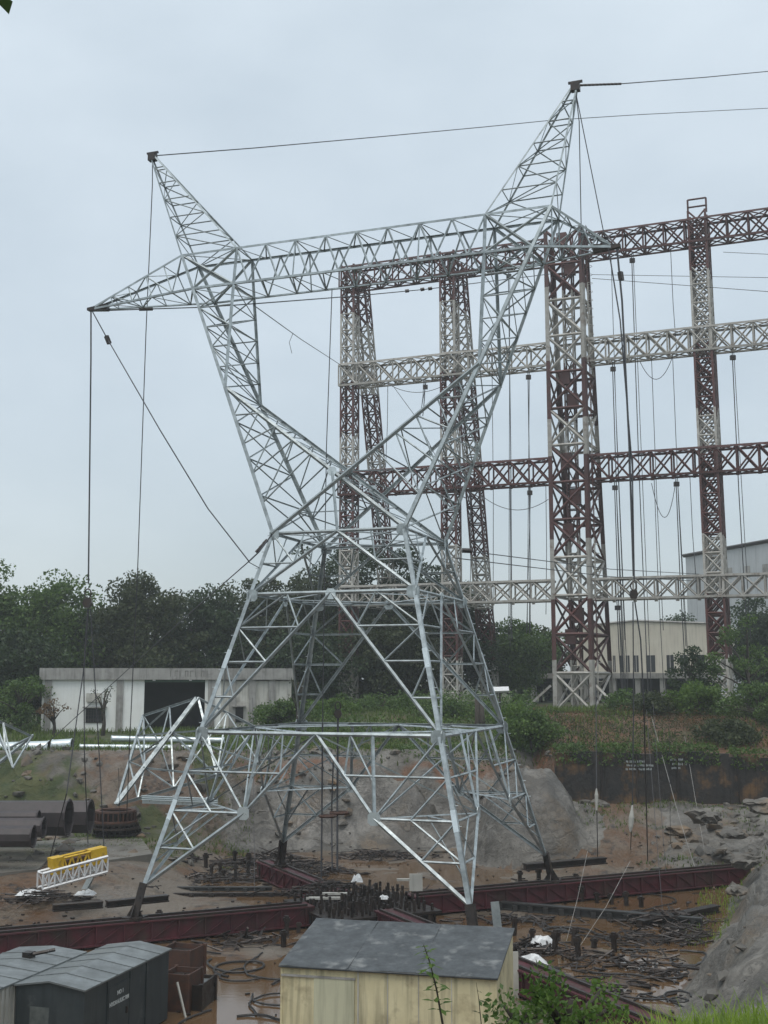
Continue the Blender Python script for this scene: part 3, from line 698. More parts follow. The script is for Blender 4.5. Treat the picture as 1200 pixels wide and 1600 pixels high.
# slender columns and their raking rear legs
def aframe(px, hw, spread, q=26, rear=True, topn=1.3, ztop=None, lean=0.0):
    s = on_gantry(px); zt = ztop or ZT+.3
    l0 = [gp(s-hw, -hw, GBASE-.3), gp(s+hw, -hw, GBASE-.3), gp(s+hw, hw, GBASE-.3), gp(s-hw, hw, GBASE-.3)]; l1 = [p+V(0, 0, zt-GBASE+.3) + gu*lean for p in l0]
    pt = lattice(l0, l1, q, .21, .125, 'lattice_column', 'X')
    if rear:
        r0 = [p + gn_*spread for p in l0]; r1 = [p + gn_*(2*hw+topn) + V(0, 0, -.4) for p in l1]
        lattice(r0, r1, q, .20, .12, 'raking_leg', 'X')
        for (b0, b1) in BZ[1:]:
            zz = (b0+b1)/2; tt = (zz-GBASE)/(zt-GBASE); nr = lerp(spread, 2*hw+topn, tt)
            m = MB()
            for sgn in (-1, 1):
                for z2 in (b0+.3, b1-.1): m.angle(gp(s+sgn*hw, hw, z2), gp(s+sgn*hw, nr-hw, z2), .12, None, white_at(zz))
                m.angle(gp(s+sgn*hw, hw, b0+.3), gp(s+sgn*hw, nr-hw, b1-.1), .10, None, white_at(zz))
            m.build('tie_frame', [redp, whip], gantry)
    return pt
aframe(546, .76, 15.0); aframe(704, .80, 14.5)
aframe(1110, .86, 3.6, topn=.1, ztop=ZT+.9, lean=-.35)
m = MB(); s = on_gantry(1110)
for a, b in (((-.9, 0), (-.9, 1.5)), ((.9, 0), (.9, 1.5)), ((-.9, 1.5), (.9, 1.5)), ((-.9, .7), (.9, .7))):
    m.bar(gp(s-.35+a[0], 0, ZT+.9+a[1]), gp(s-.35+b[0], 0, ZT+.9+b[1]), .14, .14)
m.build('top_hoop', [redp, whip], gantry)
# four tiers of beams
s0, s1 = on_gantry(546)-.95, on_gantry(1520)
for i, (b0, b1) in enumerate(BZ):
    wh = i % 2; hn = .95
    n = int(round((s1-s0)/2.05))
    # tiers are interrupted by the main column
    for (ua, ub) in ((s0, sm-wM-.1), (sm+wM+.1, s1)):
        q = max(1, int(round((ub-ua)/2.05)))
        l0 = [gp(ua, -hn, b0), gp(ua, hn, b0), gp(ua, hn, b1), gp(ua, -hn, b1)]; l1 = [p + gu*(ub-ua) for p in l0]
        bt = lattice(l0, l1, q, .21, .13, 'beam', 'X', False, wh)
        # clips where ropes hang
        m = MB()
        for k in range(1, q):
            c = gp(ua+(ub-ua)*k/q, -hn*.0, b0); m.box(c.x-.14, c.x+.14, c.y-.14, c.y+.14, b0-.28, b0-.02)
        o = m.build('rope_clips', [redp, whip][wh], bt); o['kind'] = 'stuff'
# ------------------------------------------------------------------ buildings
def facade_frame(p0, p1):
    u = (p1-p0); u.z = 0; Ln = u.length; return math.atan2(u.y, u.x), Ln
# white shed on the left
SHY = 105.0; a0 = V((65-600)/FPX*SHY*1.0, SHY, 0); a1 = V((452-600)/FPX*108, 108, 0)
a0 = at(65, 1100, SHY); a1 = at(455, 1100, 108.0); ang, Ln = facade_frame(a0, a1); zb0 = 4.0
hall = empty('white_workshop', (a0.x, a0.y, zb0), ang); tag(hall, 'low whitewashed workshop with flat concrete roof edge and a wide dark doorway', 'building')
def xl(px): # image column to distance along the facade
    d = ray(px, 1095); k = d.x/d.y; ux, uy = math.cos(ang), math.sin(ang); return (k*a0.y-a0.x)/(ux-k*uy)
def zl(py, Y=106): return at(300, py, Y).z - zb0
zr0, zr1 = zl(1062), zl(1044); dpt = 12.0
d0, d1 = xl(225), xl(320); dz = zl(1066)
m = MB(); m.box(0, d0, 0, .3, 0, zr0); m.build('wall', whitewall, hall)
m = MB(); m.box(d1, xl(345), 0, .3, 0, zr0); m.build('wall', whitewall, hall)
m = MB(); m.box(xl(345), Ln, 0, .3, 0, zr0-.1); m.build('wall', stainwall, hall)
m = MB(); m.box(d0, d1, 0.03, .3, dz+.45, zr0); m.build('wall', stainwall, hall)
m = MB(); m.box(0, .3, .3, dpt, 0, zr0); m.box(Ln-.3, Ln, .3, dpt, 0, zr0); m.box(.3, Ln-.3, dpt-.3, dpt, 0, zr0); m.build('wall', stainwall, hall)
m = MB(); m.box(-.25, Ln+.2, -.35, dpt+.3, zr0, zr1); rf = m.build('roof_slab', concrete, hall)
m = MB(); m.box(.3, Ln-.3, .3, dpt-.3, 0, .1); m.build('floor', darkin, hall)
m = MB(); m.box(d0-1, d1+1, 4.5, 4.7, .1, zr0-.1); m.build('doorway_shade_panel', darkin, hall)  # near-black panel paints the unlit depth behind the doorway
m = MB(); m.box(d0, d1, -.05, .2, dz, dz+.45); lt = m.build('door_lintel', greenp, hall)
for px in (240, 297):
    m = MB(); m.box(xl(px)-.12, xl(px)+.12, -.22, -.05, dz+.12, dz+.3); m.build('lamp', whitep, lt)
for px in (75, 187, 330, 363, 394, 425):
    m = MB(); m.box(xl(px)-.3, xl(px)+.3, -.18, -.002, 0, zr0-.02); m.build('pilaster', concrete, hall)
for (p0, p1, q0, q1) in ((135, 163, 1107, 1129), (367, 380, 1106, 1129)):
    x0, x1, z1_, z0_ = xl(p0), xl(p1), zl(q0), zl(q1)
    m = MB(); m.box(x0, x1, -.04, .02, z0_, z1_); wn_ = m.build('window', glassd, hall)
    m = MB()
    for x in np.linspace(x0, x1, 8): m.box(x-.02, x+.02, -.08, -.05, z0_, z1_)
    for z in np.linspace(z0_, z1_, 5): m.box(x0, x1, -.085, -.055, z-.02, z+.02)
    m.build('window_grille', darkst, wn_)
    m = MB(); m.box(x0-.25, x1+.25, -.6, 0, z1_+.08, z1_+.18); m.build('window_hood', concrete, wn_)
# weathered, unreadable painted letters on the roof edge over the doorway
m = MB(); x = xl(266)
for i, (px, k) in enumerate(((268, 0), (275, 1), (283, 0), (291, 2), (299, 1), (307, 0), (316, 2), (325, 0))):
    x = xl(px); zb_, zt_ = zr0+.28, zr1-.22
    m.box(x-.16, x-.10, -.372, -.352, zb_, zt_)
    if k >= 1: m.box(x-.10, x+.14, -.372, -.352, zt_-.07, zt_)
    if k == 2: m.box(x+.08, x+.14, -.372, -.352, zb_, zt_-.07)
m.build('faded_lettering', mat('faded_paint_marks', (.12,.11,.105), (.2,.19,.18), 4, .8), rf)
m = MB()
for px in (143, 150):
    x = xl(px)
m.box(xl(150)-.8, xl(150)+.5, -.5, -.05, zl(1096), zl(1083)); m.build('wall_vent', stainwall, hall)
# beige hall behind the gantry on the right
Yb = 150.0; b0 = at(838, 1060, Yb); b1 = at(1118, 1060, Yb-10); ang, Ln = facade_frame(b0, b1); zb0 = 5.6
bh = empty('beige_hall', (b0.x, b0.y, zb0), ang); tag(bh, 'beige rendered hall with tall dark windows above a canopy behind the gantry', 'building')
def xb(px):
    d = ray(px, 1040); k = d.x/d.y; ux, uy = math.cos(ang), math.sin(ang); return (k*b0.y-b0.x)/(ux-k*uy)
zl2 = lambda py: at(1000, py, 144).z - zb0
xL = xb(900)
zc0, zc1, zR = zl2(1060), zl2(1052), zl2(977)
m = MB(); m.box(xL, Ln, 0, 14, zc1, zR)
m.raw([(xL, 0, zR), (Ln, 0, zR), (lerp(xL, Ln, .45), 0, zR+.55), (xL, 14, zR), (Ln, 14, zR), (lerp(xL, Ln, .45), 14, zR+.55)], [(0, 1, 2), (5, 4, 3), (0, 2, 5, 3), (2, 1, 4, 5)])
m.build('wall', beigeb, bh)
m = MB()
pk = lerp(xL, Ln, .45)
m.bar((xL-.1, -.08, zR+.05), (pk, -.08, zR+.6), .12, .2); m.bar((pk, -.08, zR+.6), (Ln+.1, -.08, zR+.05), .12, .2); m.build('roof_edge', concrete, bh)
m = MB(); m.box(0, Ln, -3.2, .0, zc0, zc1); m.build('canopy', concrete, bh)
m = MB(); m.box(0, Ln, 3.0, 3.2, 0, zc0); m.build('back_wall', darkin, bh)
for px in (845, 885, 925, 968, 1005, 1043, 1080):
    m = MB(); x = xb(px); m.box(x-.3, x+.3, -3.0, -2.5, -.5, zc0); m.build('column', concrete, bh)
for p0, p1 in ((958, 962), (969, 974), (978, 984), (991, 998), (1010, 1024), (1042, 1053), (1063, 1074), (1090, 1102)):
    x0, x1 = xb(p0), xb(p1); m = MB(); m.box(x0, x1, -.05, .02, zc1+.15, zl2(1024)); wd = m.build('window', glassd, bh)
    m = MB(); m.box((x0+x1)/2-.05, (x0+x1)/2+.05, -.09, -.05, zc1+.15, zl2(1024)); m.build('mullion', concrete, wd)
m = MB(); m.box(0, Ln, 0.5, 2.8, 0, .05); m.build('floor', concrete, bh)
# tall pale grey building at the right edge
Yc = 185.0; c0 = at(1074, 950, Yc); c1 = at(1290, 950, Yc-22); ang, Ln = facade_frame(c0, c1); zb0 = 6.0
fb = empty('grey_hall', (c0.x, c0.y, zb0), ang); tag(fb, 'tall pale grey clad hall with sloping dark roof edge at the right edge', 'building')
zA = at(1074, 870, Yc).z-zb0; zB = at(1290, 832, Yc-22).z-zb0
m = MB(); m.raw([(0,0,0),(Ln,0,0),(Ln,0,zB),(0,0,zA),(0,20,0),(Ln,20,0),(Ln,20,zB),(0,20,zA)], [(0,1,2,3),(1,5,6,2),(5,4,7,6),(4,0,3,7),(3,2,6,7)]); m.build('wall', greyb, fb)
m = MB(); m.bar((-.3,-.2,zA+.15), (Ln+.3,-.2,zB+.15), .5, .3); m.build('roof_edge', darkst, fb)
def xf(px):
    d = ray(px, 890); k = d.x/d.y; ux, uy = math.cos(ang), math.sin(ang); return (k*c0.y-c0.x)/(ux-k*uy)
for px in (1140, 1168, 1196, 1222):
    x = xf(px); z = at(px, 894, Yc-9).z-zb0; m = MB(); m.box(x-.5, x+.5, -.06, .02, z-.8, z+.8); m.build('window', greenp if False else concrete, fb)
for x in np.arange(2, Ln, 3.0):
    m = MB(); m.box(x-.06, x+.06, -.07, -.003, 0, zA+(zB-zA)*x/Ln); m.build('cladding_rib', greyb, fb)
# ------------------------------------------------------------------ retaining wall with white painted notices
r0 = V(11.8, 82.0, 0); rl = 15.5
rw = empty('retaining_wall', (r0.x, r0.y, 0), 0); tag(rw, 'dark streaked retaining wall with white painted notices below the red earth slope', 'wall')
m = MB(); N_ = 9
for i in range(N_):
    x0, x1 = rl*i/N_, rl*(i+1)/N_
    t0 = 3.95+.10*math.sin(i*1.7)-(.0 if i < 6 else (i-6)*.22); dy = .05*math.sin(i*2.3)
    m2 = MB(); m2.box(x0+.002, x1-.002, -.1+dy*.6, .5, -.6, t0); m2.build('wall_panel', wallst, rw)
notes = mat('white_notice_paint', (.42,.46,.45), (.30,.33,.32), 8, .7)
for (px0, px1, rows) in ((977, 1022, ((1190, 5), (1196, 6), (1202, 7))), (1047, 1074, ((1187, 4), (1194, 5), (1200, 3)))):
    m = MB(); A = at(px0, 1195, 81.7); B = at(px1, 1195, 81.7)
    for py, nwd in rows:
        z = at(px0, py, 81.7).z; x = A.x - r0.x + rng.uniform(0, .2)
        for k in range(nwd):
            ww = rng.uniform(.12, .34)
            if x+ww > B.x-r0.x: break
            # strokes of words too weathered to read
            for q in np.arange(x, x+ww, .085): m.box(q, q+.05, -.215, -.195, z-.07+rng.uniform(-.02, .02), z+.07+rng.uniform(-.03, .02))
            x += ww + rng.uniform(.05, .12)
    m.build('painted_notice', notes, rw)
for x in (3.2, 5.6, 8.4, 12.6):
    m = MB(); m.box(x-.035, x+.035, -.28, -.2, .3, 3.9); m.build('drain_pipe', darkst, rw)
# ------------------------------------------------------------------ foliage
def leaf_mesh(name, cen, siz, mats, flat=0.0, aspect=.55):
    """one kite-shaped leaf of two triangles at every centre, turned at random"""
    n = len(cen); a = rng.normal(size=(n, 3)); a[:, 2] *= (1-flat); a /= np.linalg.norm(a, axis=1)[:, None]+1e-9
    b = rng.normal(size=(n, 3)); b -= a*np.sum(a*b, 1)[:, None]; b /= np.linalg.norm(b, axis=1)[:, None]+1e-9
    s = siz[:, None]
    vs = np.stack([cen-a*s*.5, cen+b*s*aspect*.5, cen+a*s*.5, cen-b*s*aspect*.5], 1).reshape(-1, 3)
    fs = np.arange(4*n).reshape(n, 4)
    me = bpy.data.meshes.new(name); me.vertices.add(4*n); me.vertices.foreach_set('co', vs.ravel().astype(np.float32))
    me.loops.add(4*n); me.loops.foreach_set('vertex_index', fs.ravel().astype(np.int32))
    me.polygons.add(n); me.polygons.foreach_set('loop_start', (np.arange(n)*4).astype(np.int32)); me.polygons.foreach_set('loop_total', np.full(n, 4, np.int32))
    me.materials.append(mats); me.update(calc_edges=True); return me
def crown_pts(h, rx, base, nclump, per, clr, seed, top=.8):
    r = np.random.default_rng(seed); C = []; S = []
    cl = []
    while len(cl) < nclump:
        p = r.uniform(-1, 1, 3)
        q = np.linalg.norm(p)
        if q > 1 or q < .2: continue
        cl.append(p)
    cl = np.array(cl); cc = cl*np.array([rx, rx, (h-base)/2]); cc[:, 2] += (h+base)/2
    cc[:, :2] *= (1+.25*r.normal(size=(nclump, 1)))
    cc[:, 2] += r.normal(size=nclump)*.06*h
    for c in cc:
        k = int(per*r.uniform(.5, 1.4)); d = r.normal(size=(k, 3)); d /= np.linalg.norm(d, axis=1)[:, None]; rad = clr*r.uniform(.6, 1.25)
        pts = c + d*(r.random((k, 1))**.45)*rad*np.array([1.15, 1.15, .8]); C.append(pts); S.append(r.uniform(.75, 1.3, k))
    return np.concatenate(C), np.concatenate(S), cc
def make_tree(name, loc, h, rx, base, mats, label, seed, nclump=46, per=170, clr=1.35, leaf=.36, group=None, cat='tree'):
    t = empty(name, loc); tag(t, label, cat, group)
    pts, s, cc = crown_pts(h, rx, base, nclump, per, clr, seed)
    link('crown', leaf_mesh('crown', pts, s*leaf, mats), t)
    m = MB(); r = h*.018+.08
    m.tube([(0, 0, -.6), (.1, .05, base*.5), (0, .1, base+.3), (.1, 0, h*.75)], [r*1.3, r, r*.8, r*.25], 7); m.build('trunk', barkm, t, True)
    m = MB(); k = np.random.default_rng(seed)
    for i in k.choice(len(cc), min(14, len(cc)), replace=False):
        c = Vector(cc[i]); z0 = max(base*.6, c.z*.55); m.tube([(0, .05, z0), (c.x*.5, c.y*.5, z0+(c.z-z0)*.6), c], [r*.5, r*.32, .03], 5)
    m.build('limbs', barkm, t, True)
    return t
def tree_at(px, ptop, Y, w_px, mats, label, seed, base_f=.22, **kw):
    p = at(px, ptop, Y); g = gz(p.x, Y); h = (p.z-g)*(.93 if p.z-g > 8 else 1)
    return make_tree(kw.pop('name', 'broadleaf_tree'), (p.x, Y, g), h, w_px/2/FPX*Y, h*base_f, mats, label, seed, **kw)
GT = 'trees standing behind the buildings'
TL = [ # px, top row, distance, crown width in px, leaves, label
 (-18, 872, 118, 110, leafB, 'green tree cut by the left edge of the picture'),
 (72, 884, 121, 120, leafB, 'tall bright green tree at the far left rising above the workshop roof'),
 (30, 985, 112, 110, leafA, 'low dark tree left of the white workshop'),
 (150, 945, 128, 130, leafA, 'dark tree behind the left end of the workshop'),
 (232, 893, 124, 150, leafC, 'large round dark tree directly behind the wide doorway'),
 (318, 918, 127, 130, leafA, 'dark tree behind the workshop just left of the tower leg'),
 (385, 905, 131, 110, leafC, 'tree behind the near left waist corner of the tower'),
 (465, 876, 133, 150, leafC, 'dark tree behind the left half of the tower body'),
 (545, 850, 138, 190, leafA, 'tall dark tree crowning the clump behind the tower waist'),
 (640, 852, 140, 190, leafA, 'tall dark tree behind the right side of the tower waist'),
 (600, 960, 129, 200, leafC, 'broad low tree filling the gap between the gantry legs'),
 (715, 905, 136, 130, leafA, 'dark tree behind the second slender gantry column'),
 (800, 968, 139, 110, leafB, 'green tree left of the widest gantry column'),
 (842, 985, 150, 60, leafC, 'small tree beside the left side of the widest gantry column'),
 (480, 985, 122, 120, leafA, 'dark low tree right of the workshop end'),
 (1064, 957, 165, 75, leafA, 'distant dark tree rising over the beige hall roof'),
 (1182, 932, 142, 80, leafA, 'dark tree in front of the tall grey hall'),
]
for i, (px, pt, Y, wp, ml, lb) in enumerate(TL):
    tree_at(px, pt, Y, wp, ml, lb, 40+i, base_f=.12, group=GT, nclump=int(60+wp*.38), per=230, clr=1.55, leaf=.40)
# nearer bushes on the right bank and round the terrace
BU = [
 (1165, 968, 100, 120, leafB, 'big light green bush on the right bank below the tall grey hall'),
 (1078, 1012, 103, 62, leafA, 'dark bush in front of the beige hall hiding the right column foot'),
 (1185, 1065, 92, 130, leafB, 'broad leafy bush at the right edge above the retaining wall'),
 (1090, 1068, 95, 70, leafD, 'pale green bush beside the right column foot'),
 (1030, 1090, 96, 80, leafC, 'olive bush on the red earth slope'),
 (975, 1085, 100, 60, leafB, 'small bush right of the widest gantry column base'),
 (828, 1112, 86.5, 80, leafB, 'bush hanging over the grey rock mound'),
 (800, 1105, 93, 70, leafD, 'pale bush just behind the far right tower leg'),
 (600, 1085, 112, 110, leafB, 'low bush between the two slender gantry columns'),
 (440, 1098, 103, 90, leafB, 'bush against the right end of the workshop'),
 (515, 1095, 108, 80, leafD, 'low pale bush left of the first slender gantry column'),
 (690, 1098, 106, 80, leafB, 'low bush at the foot of the second slender gantry column'),
 (1150, 1130, 87, 90, leafC, 'olive bush at the right end above the retaining wall'),
 (35, 1040, 103, 80, leafB, 'shrub left of the workshop corner'),
]
for i, (px, pt, Y, wp, ml, lb) in enumerate(BU):
    tree_at(px, pt, Y, wp, ml, lb, 90+i, base_f=.0, name='bush', cat='bush', group='bushes on the banks', nclump=26, per=150, clr=.85, leaf=.26)
# small dark ornamental tree and saplings before the workshop
tree_at(85, 1090, 99, 44, leafR, 'small dark reddish sapling in front of the workshop wall', 130, base_f=.45, name='sapling', nclump=10, per=60, clr=.45, leaf=.2)
for k, (px, pt, lb) in enumerate(((163, 1060, 'thin bare sapling beside the grilled window'), (465, 1040, 'thin leafy sapling at the right end of the workshop'))):
    tree_at(px, pt, 100, 26, leafC, lb, 140+k, base_f=.4, name='sapling', nclump=7, per=25, clr=.4, leaf=.16)
# creeping ground cover over terrace and banks
def cover(name, n, xr, yr, keep, hgt, size, matl, label, flat=.3):
    x = rng.uniform(*xr, n); y = rng.uniform(*yr, n); k = keep(x, y); x = x[k]; y = y[k]
    z = H(x, y) + rng.random(len(x))**1.6*hgt*np.clip(.3+1.5*(fbm(x*.25+4, y*.25, 3)+.3), .05, 1.6)
    o = link(name, leaf_mesh(name, np.stack([x, y, z], 1), rng.uniform(.6, 1.4, len(x))*size, matl, flat)); tag(o, label, 'vegetation', kind='stuff'); return o

cover('terrace_weeds', 16000, (-12, 14), (93, 114), lambda x, y: fbm(x*.2, y*.2, 3) > -.1, 1.5, .26, leafB, 'taller dark weeds between the gantry legs')
cover('bank_weeds', 16000, (11, 34), (83, 100), lambda x, y: fbm(x*.2+8, y*.2, 3) > .02, .9, .16, leafC, 'scrubby weeds on the red earth slope')
cover('bank_weeds', 13000, (11, 34), (82.3, 97), lambda x, y: fbm(x*.25+1, y*.25, 3) > .06, .6, .15, leafR, 'dry brown scrub on the red earth slope')



cover('bank_weeds', 900, (-7.2, -4.6), (35.8, 38.6), lambda x, y: fbm(x*.8, y*.8, 3) > -.05, .35, .11, covm, 'weeds beside the rusty crates')
x = rng.uniform(11.8, 27, 5200); x = x[fbm(x*.5, x*0+2, 3) > -.12]; y = rng.uniform(81.55, 83.2, len(x)); z = 4.1+rng.uniform(-1.0, .6, len(x))*(1-np.clip((y-81.6)/1.6, 0, 1)*.4)-np.clip((x-22)/5, 0, 1)*.5
o = link('trailing_plants', leaf_mesh('trailing_plants', np.stack([x, y, z], 1), rng.uniform(.14, .3, len(x)), leafB)); tag(o, 'plants spilling over the top of the retaining wall', 'vegetation', kind='stuff')
cover('bank_weeds', 9000, (-9, 12), (84.5, 90), lambda x, y: fbm(x*.3+5, y*.3, 3) > -.05, .7, .17, leafB, 'weeds along the crest of the rocky back bank')
# bright grass on the near bank at the lower right
def blades(name, n, xr, yr, hgt, label, keep=None, wd=.012, ml=None):
    x = rng.uniform(*xr, n); y = rng.uniform(*yr, n)
    if keep is not None: k = keep(x, y); x = x[k]; y = y[k]; n = len(x)
    z = H(x, y)-.03; h = hgt*rng.uniform(.35, 1.15, n); az = rng.uniform(0, 2*np.pi, n); ln = rng.uniform(.05, .75, n)*h; w_ = wd*rng.uniform(.6, 1.4, n)
    vs = []; ts = (0, .4, .75, 1)
    P = []
    for t_ in ts:
        cx = x+np.cos(az)*ln*t_**2; cy = y+np.sin(az)*ln*t_**2; cz = z+h*t_*(1-.18*t_*t_); hw = w_*(1-t_)**.6/2+.0006
        P.append(np.stack([cx-np.sin(az)*hw, cy+np.cos(az)*hw, cz], 1)); P.append(np.stack([cx+np.sin(az)*hw, cy-np.cos(az)*hw, cz], 1))
    vs = np.stack(P, 1).reshape(-1, 3); b = np.arange(n)[:, None]*8
    fs = np.concatenate([b+np.array([[0, 1, 3, 2]]), b+np.array([[2, 3, 5, 4]]), b+np.array([[4, 5, 7, 6]])], 0)
    me = bpy.data.meshes.new(name); me.from_pydata(vs.tolist(), [], fs.tolist()); me.materials.append(ml or grassm); me.update()
    o = link(name, me); tag(o, label, 'grass', kind='stuff'); return o
blades('terrace_grass', 30000, (-36, 34), (85.5, 113), .55, 'patchy green grass covering the terrace', keep=lambda x, y: fbm(x*.12, y*.12, 3) > -.25, wd=.075, ml=covm)
blades('bank_grass', 9000, (-30, -9), (72, 87), .32, 'thin grass patches on the left bank', keep=lambda x, y: fbm(x*.2+2, y*.2, 3) > .06, wd=.06, ml=covm)
blades('bank_grass', 3500, (13, 22), (52, 68), .30, 'bright grass strip along the right edge of the pit', keep=lambda x, y: (x > Xr(y)-1.5) & (x < Xr(y)+.8), wd=.04, ml=grassm)
blades('bank_grass', 5000, (12, 26), (66, 82), .28, 'thin weeds before the retaining wall', keep=lambda x, y: fbm(x*.3, y*.3, 3) > .08, wd=.06, ml=covm)
blades('grass', 4600, (1.4, 3.8), (6.2, 10.0), .36, 'bright green grass blades on the near bank at the lower right', keep=lambda x, y: x/y > .215+.06*fbm(x*2, y*2))
blades('grass', 500, (1.2, 2.2), (7.5, 10.0), .4, 'scattered tall grass blades beside the leafy shrub')
# leafy shrub low in the picture right of the shed
g = gz(2.0, 15.0)
p = at(880, 1545, 15.0)
make_tree('shrub', (p.x, 15.0, g), p.z-g+.15, .62, .1, leafD, 'bright leafy shrub at the bottom edge right of the cream shed', 201, nclump=22, per=60, clr=.27, leaf=.085, cat='shrub')
p = at(812, 1575, 17.0); g = gz(p.x, 17.0)
make_tree('shrub', (p.x, 17.0, g), max(.9, p.z-g+.2), .42, .1, leafB, 'darker leafy shrub at the bottom edge close to the shed corner', 202, nclump=16, per=60, clr=.3, leaf=.10, cat='shrub')
# sapling in front of the cream shed
def stem_plant(name, pts, r, leaves, size, label, ml):
    t = empty(name, pts[0]); tag(t, label, 'plant'); o = Vector(pts[0]); P = [Vector(p)-o for p in pts]
    m = MB(); m.tube(P, [r*(1-.7*i/(len(P)-1)) for i in range(len(P))], 5); m.build('stem', barkm, t, True)
    for i in range(leaves):
        tt = .3+.7*i/leaves; k = tt*(len(P)-1); j = min(int(k), len(P)-2); c = lerp(P[j], P[j+1], k-j)
        a = i*2.4+rng.uniform(-.4, .4); d = V(math.cos(a), math.sin(a), rng.uniform(-.5, .35)).normalized(); s = size*rng.uniform(.7, 1.25)*(1.15-.4*tt)
        sd = d.cross(V(0, 0, 1)).normalized(); up = sd.cross(d)
        c2 = c+d*s*.25; m = MB()
        mid = [c2, c2+d*s*.5+up*s*.06, c2+d*s-up*s*.1]
        m.raw([mid[0], mid[1]-sd*s*.25-up*s*.05, mid[1], mid[1]+sd*s*.25-up*s*.05, mid[2]], [(0, 1, 2), (0, 2, 3), (1, 4, 2), (2, 4, 3)])
        m.tube([c, c2], .004, 3, cap=False)
        m.build('leaf', ml, t)
    return t
Ys = 10.0
stem_plant('young_plant', [at(702, 1660, Ys), at(690, 1590, Ys), at(682, 1545, Ys), at(672, 1505, Ys), at(662, 1476, Ys)], .012, 34, .105, 'young broad-leaved plant rising in front of the cream shed wall', leafD)
stem_plant('young_plant', [at(745, 1690, Ys), at(752, 1600, Ys), at(748, 1560, Ys), at(744, 1535, Ys)], .006, 4, .07, 'thin nearly leafless twig before the shed corner', leafC)
# leaf tip of an overhanging branch at the top left corner
p = at(14, -4, 1.6)
stem_plant('overhanging_twig', [p+V(-.25, .05, .25), p+V(-.1, .02, .1), p], .004, 7, .055, 'dark leaf tip hanging into the top left corner', leafA)
# ------------------------------------------------------------------ ropes and rigging
def sagline(a, b, sag, n=14):
    a = Vector(a); b = Vector(b); return [lerp(a, b, i/n) - V(0, 0, 4*sag*(i/n)*(1-i/n)) for i in range(n+1)]
def rope(label, pts, r=.022, name='wire_rope', group='wire ropes of the test rig', m=None, sides=5):
    b = MB(); b.tube(pts, r, sides); o = b.build(name, m or ropem); tag(o, label, 'rope', group); return o
def block(parent, p, s=1.0):
    """hook block: eye ring above a dark sheave"""
    m = MB(); ring = [Vector(p)+V(math.cos(a)*.22*s, 0, .45*s+math.sin(a)*.32*s) for a in np.linspace(0, 2*math.pi, 13)]
    m.tube(ring, .05*s, 5, cap=False); m.build('shackle', darkst, parent)
    m = MB(); q = [Vector(p)+V(x*s, y*s, z*s) for y in (-.13, .13) for x, z in ((-.22, .12), (.22, .12), (.32, -.2), (.18, -.5), (-.18, -.5), (-.32, -.2))]
    m.raw(q, [(5,4,3,2,1,0), (6,7,8,9,10,11)]+[(i, (i+1) % 6, 6+(i+1) % 6, 6+i) for i in range(6)]); m.build('pulley_block', darkst, parent)
pkL, pkR, tpL, tpR = TW(T['pL']), TW(T['pR']), TW(T['tL']), TW(T['tR'])
o = rope('long rope sagging from the left peak behind the right peak', [pkL, at(400, 231, 67), at(600, 213, 77), at(760, 198, 86), at(860, 188, 92), at(1000, 179, 100), at(1260, 166, 116), at(1700, 146, 142)], .032)
o = rope('rope with beaded insulator pulling right from the right peak', [pkR, at(970, 131, 56), at(1100, 121, 66), at(1280, 104, 80), at(1800, 62, 115)], .03)
m = MB()
for i in range(11):
    p = lerp(pkR, at(970, 131, 56), .12+.85*i/10); m.tube([p-V(.09, 0, 0), p+V(.09, 0, 0)], .06, 8)
m.build('insulator_bead', darkst, o)
rope('hoist rope dropping from the left peak past the left arm', [pkL-V(0, 0, .3), at(238, 290, pkL.y), at(228, 520, pkL.y+1), at(215, 890, pkL.y+2), at(203, 1150, pkL.y+3), on(197, 1300, -1)], .028)
m = MB(); 
o = rope('heavy hoist rope hanging from the left arm tip to a pulley block', [tpL-V(0, 0, .15), at(142, 560, tpL.y), at(138, 912, tpL.y)], .045)
block(o, at(137, 938, tpL.y), .8)
b = at(137, 952, tpL.y)
rope('left rope below the left pulley block', [b, at(131, 1040, tpL.y), at(130, 1050, tpL.y), at(104, 1240, tpL.y-2), on(70, 1372, -1.6)], .03)
rope('middle rope below the left pulley block', [b+V(.05, 0, 0), at(131, 1045, tpL.y), at(132, 1180, tpL.y), on(138, 1330, -1.6)], .03)
rope('right rope below the left pulley block', [b+V(.15, 0, 0), at(147, 1045, tpL.y), at(155, 1180, tpL.y), on(166, 1392, -1.9)], .03)
o = rope('diagonal rope from the left arm tip down to the tower waist', [tpL, at(168, 530, tpL.y+.2), at(250, 672, 57), at(325, 795, 56), at(388, 876, 54)], .032)
m = MB(); m.bar(at(166, 525, tpL.y+.2), at(171, 537, tpL.y+.2), .2, .2); m.build('rope_clamp', darkst, o)
wNL = TW(leg(-1, -1, T['zw']))
o = rope('short chain with shackles from the near waist corner', [wNL, at(405, 862, 54), at(388, 878, 54)], .035)
m = MB()
for q in (.3, .45, .6): p = lerp(wNL, at(388, 878, 54), q); m.tube([p-V(.1, 0, .1), p+V(.1, 0, .1)], .09, 6)
m.build('shackle', darkst, o)
rope('rope running down left from the waist chain into the trees', [at(388, 878, 54), at(300, 955, 66), at(200, 1046, 82), on(62, 1172, gz(-25, 92))], .028)
rope('thin tie from the waist chain to the near left leg', [at(388, 878, 54), TW(leg(-1, -1, 14.2))], .02)
tiw = TW(V(-T['ix'], yb, T['zb']))
o = rope('horizontal pull rope below the crossarm from the left arm tip', [tpL-V(-.6, 0, .1), at(230, 483, 62), at(320, 480, 64), tiw-V(0, 0, .3)], .032)
m = MB(); m.tube([at(218, 483.5, 61.5), at(238, 483, 62)], .09, 8); m.build('turnbuckle', darkst, o)
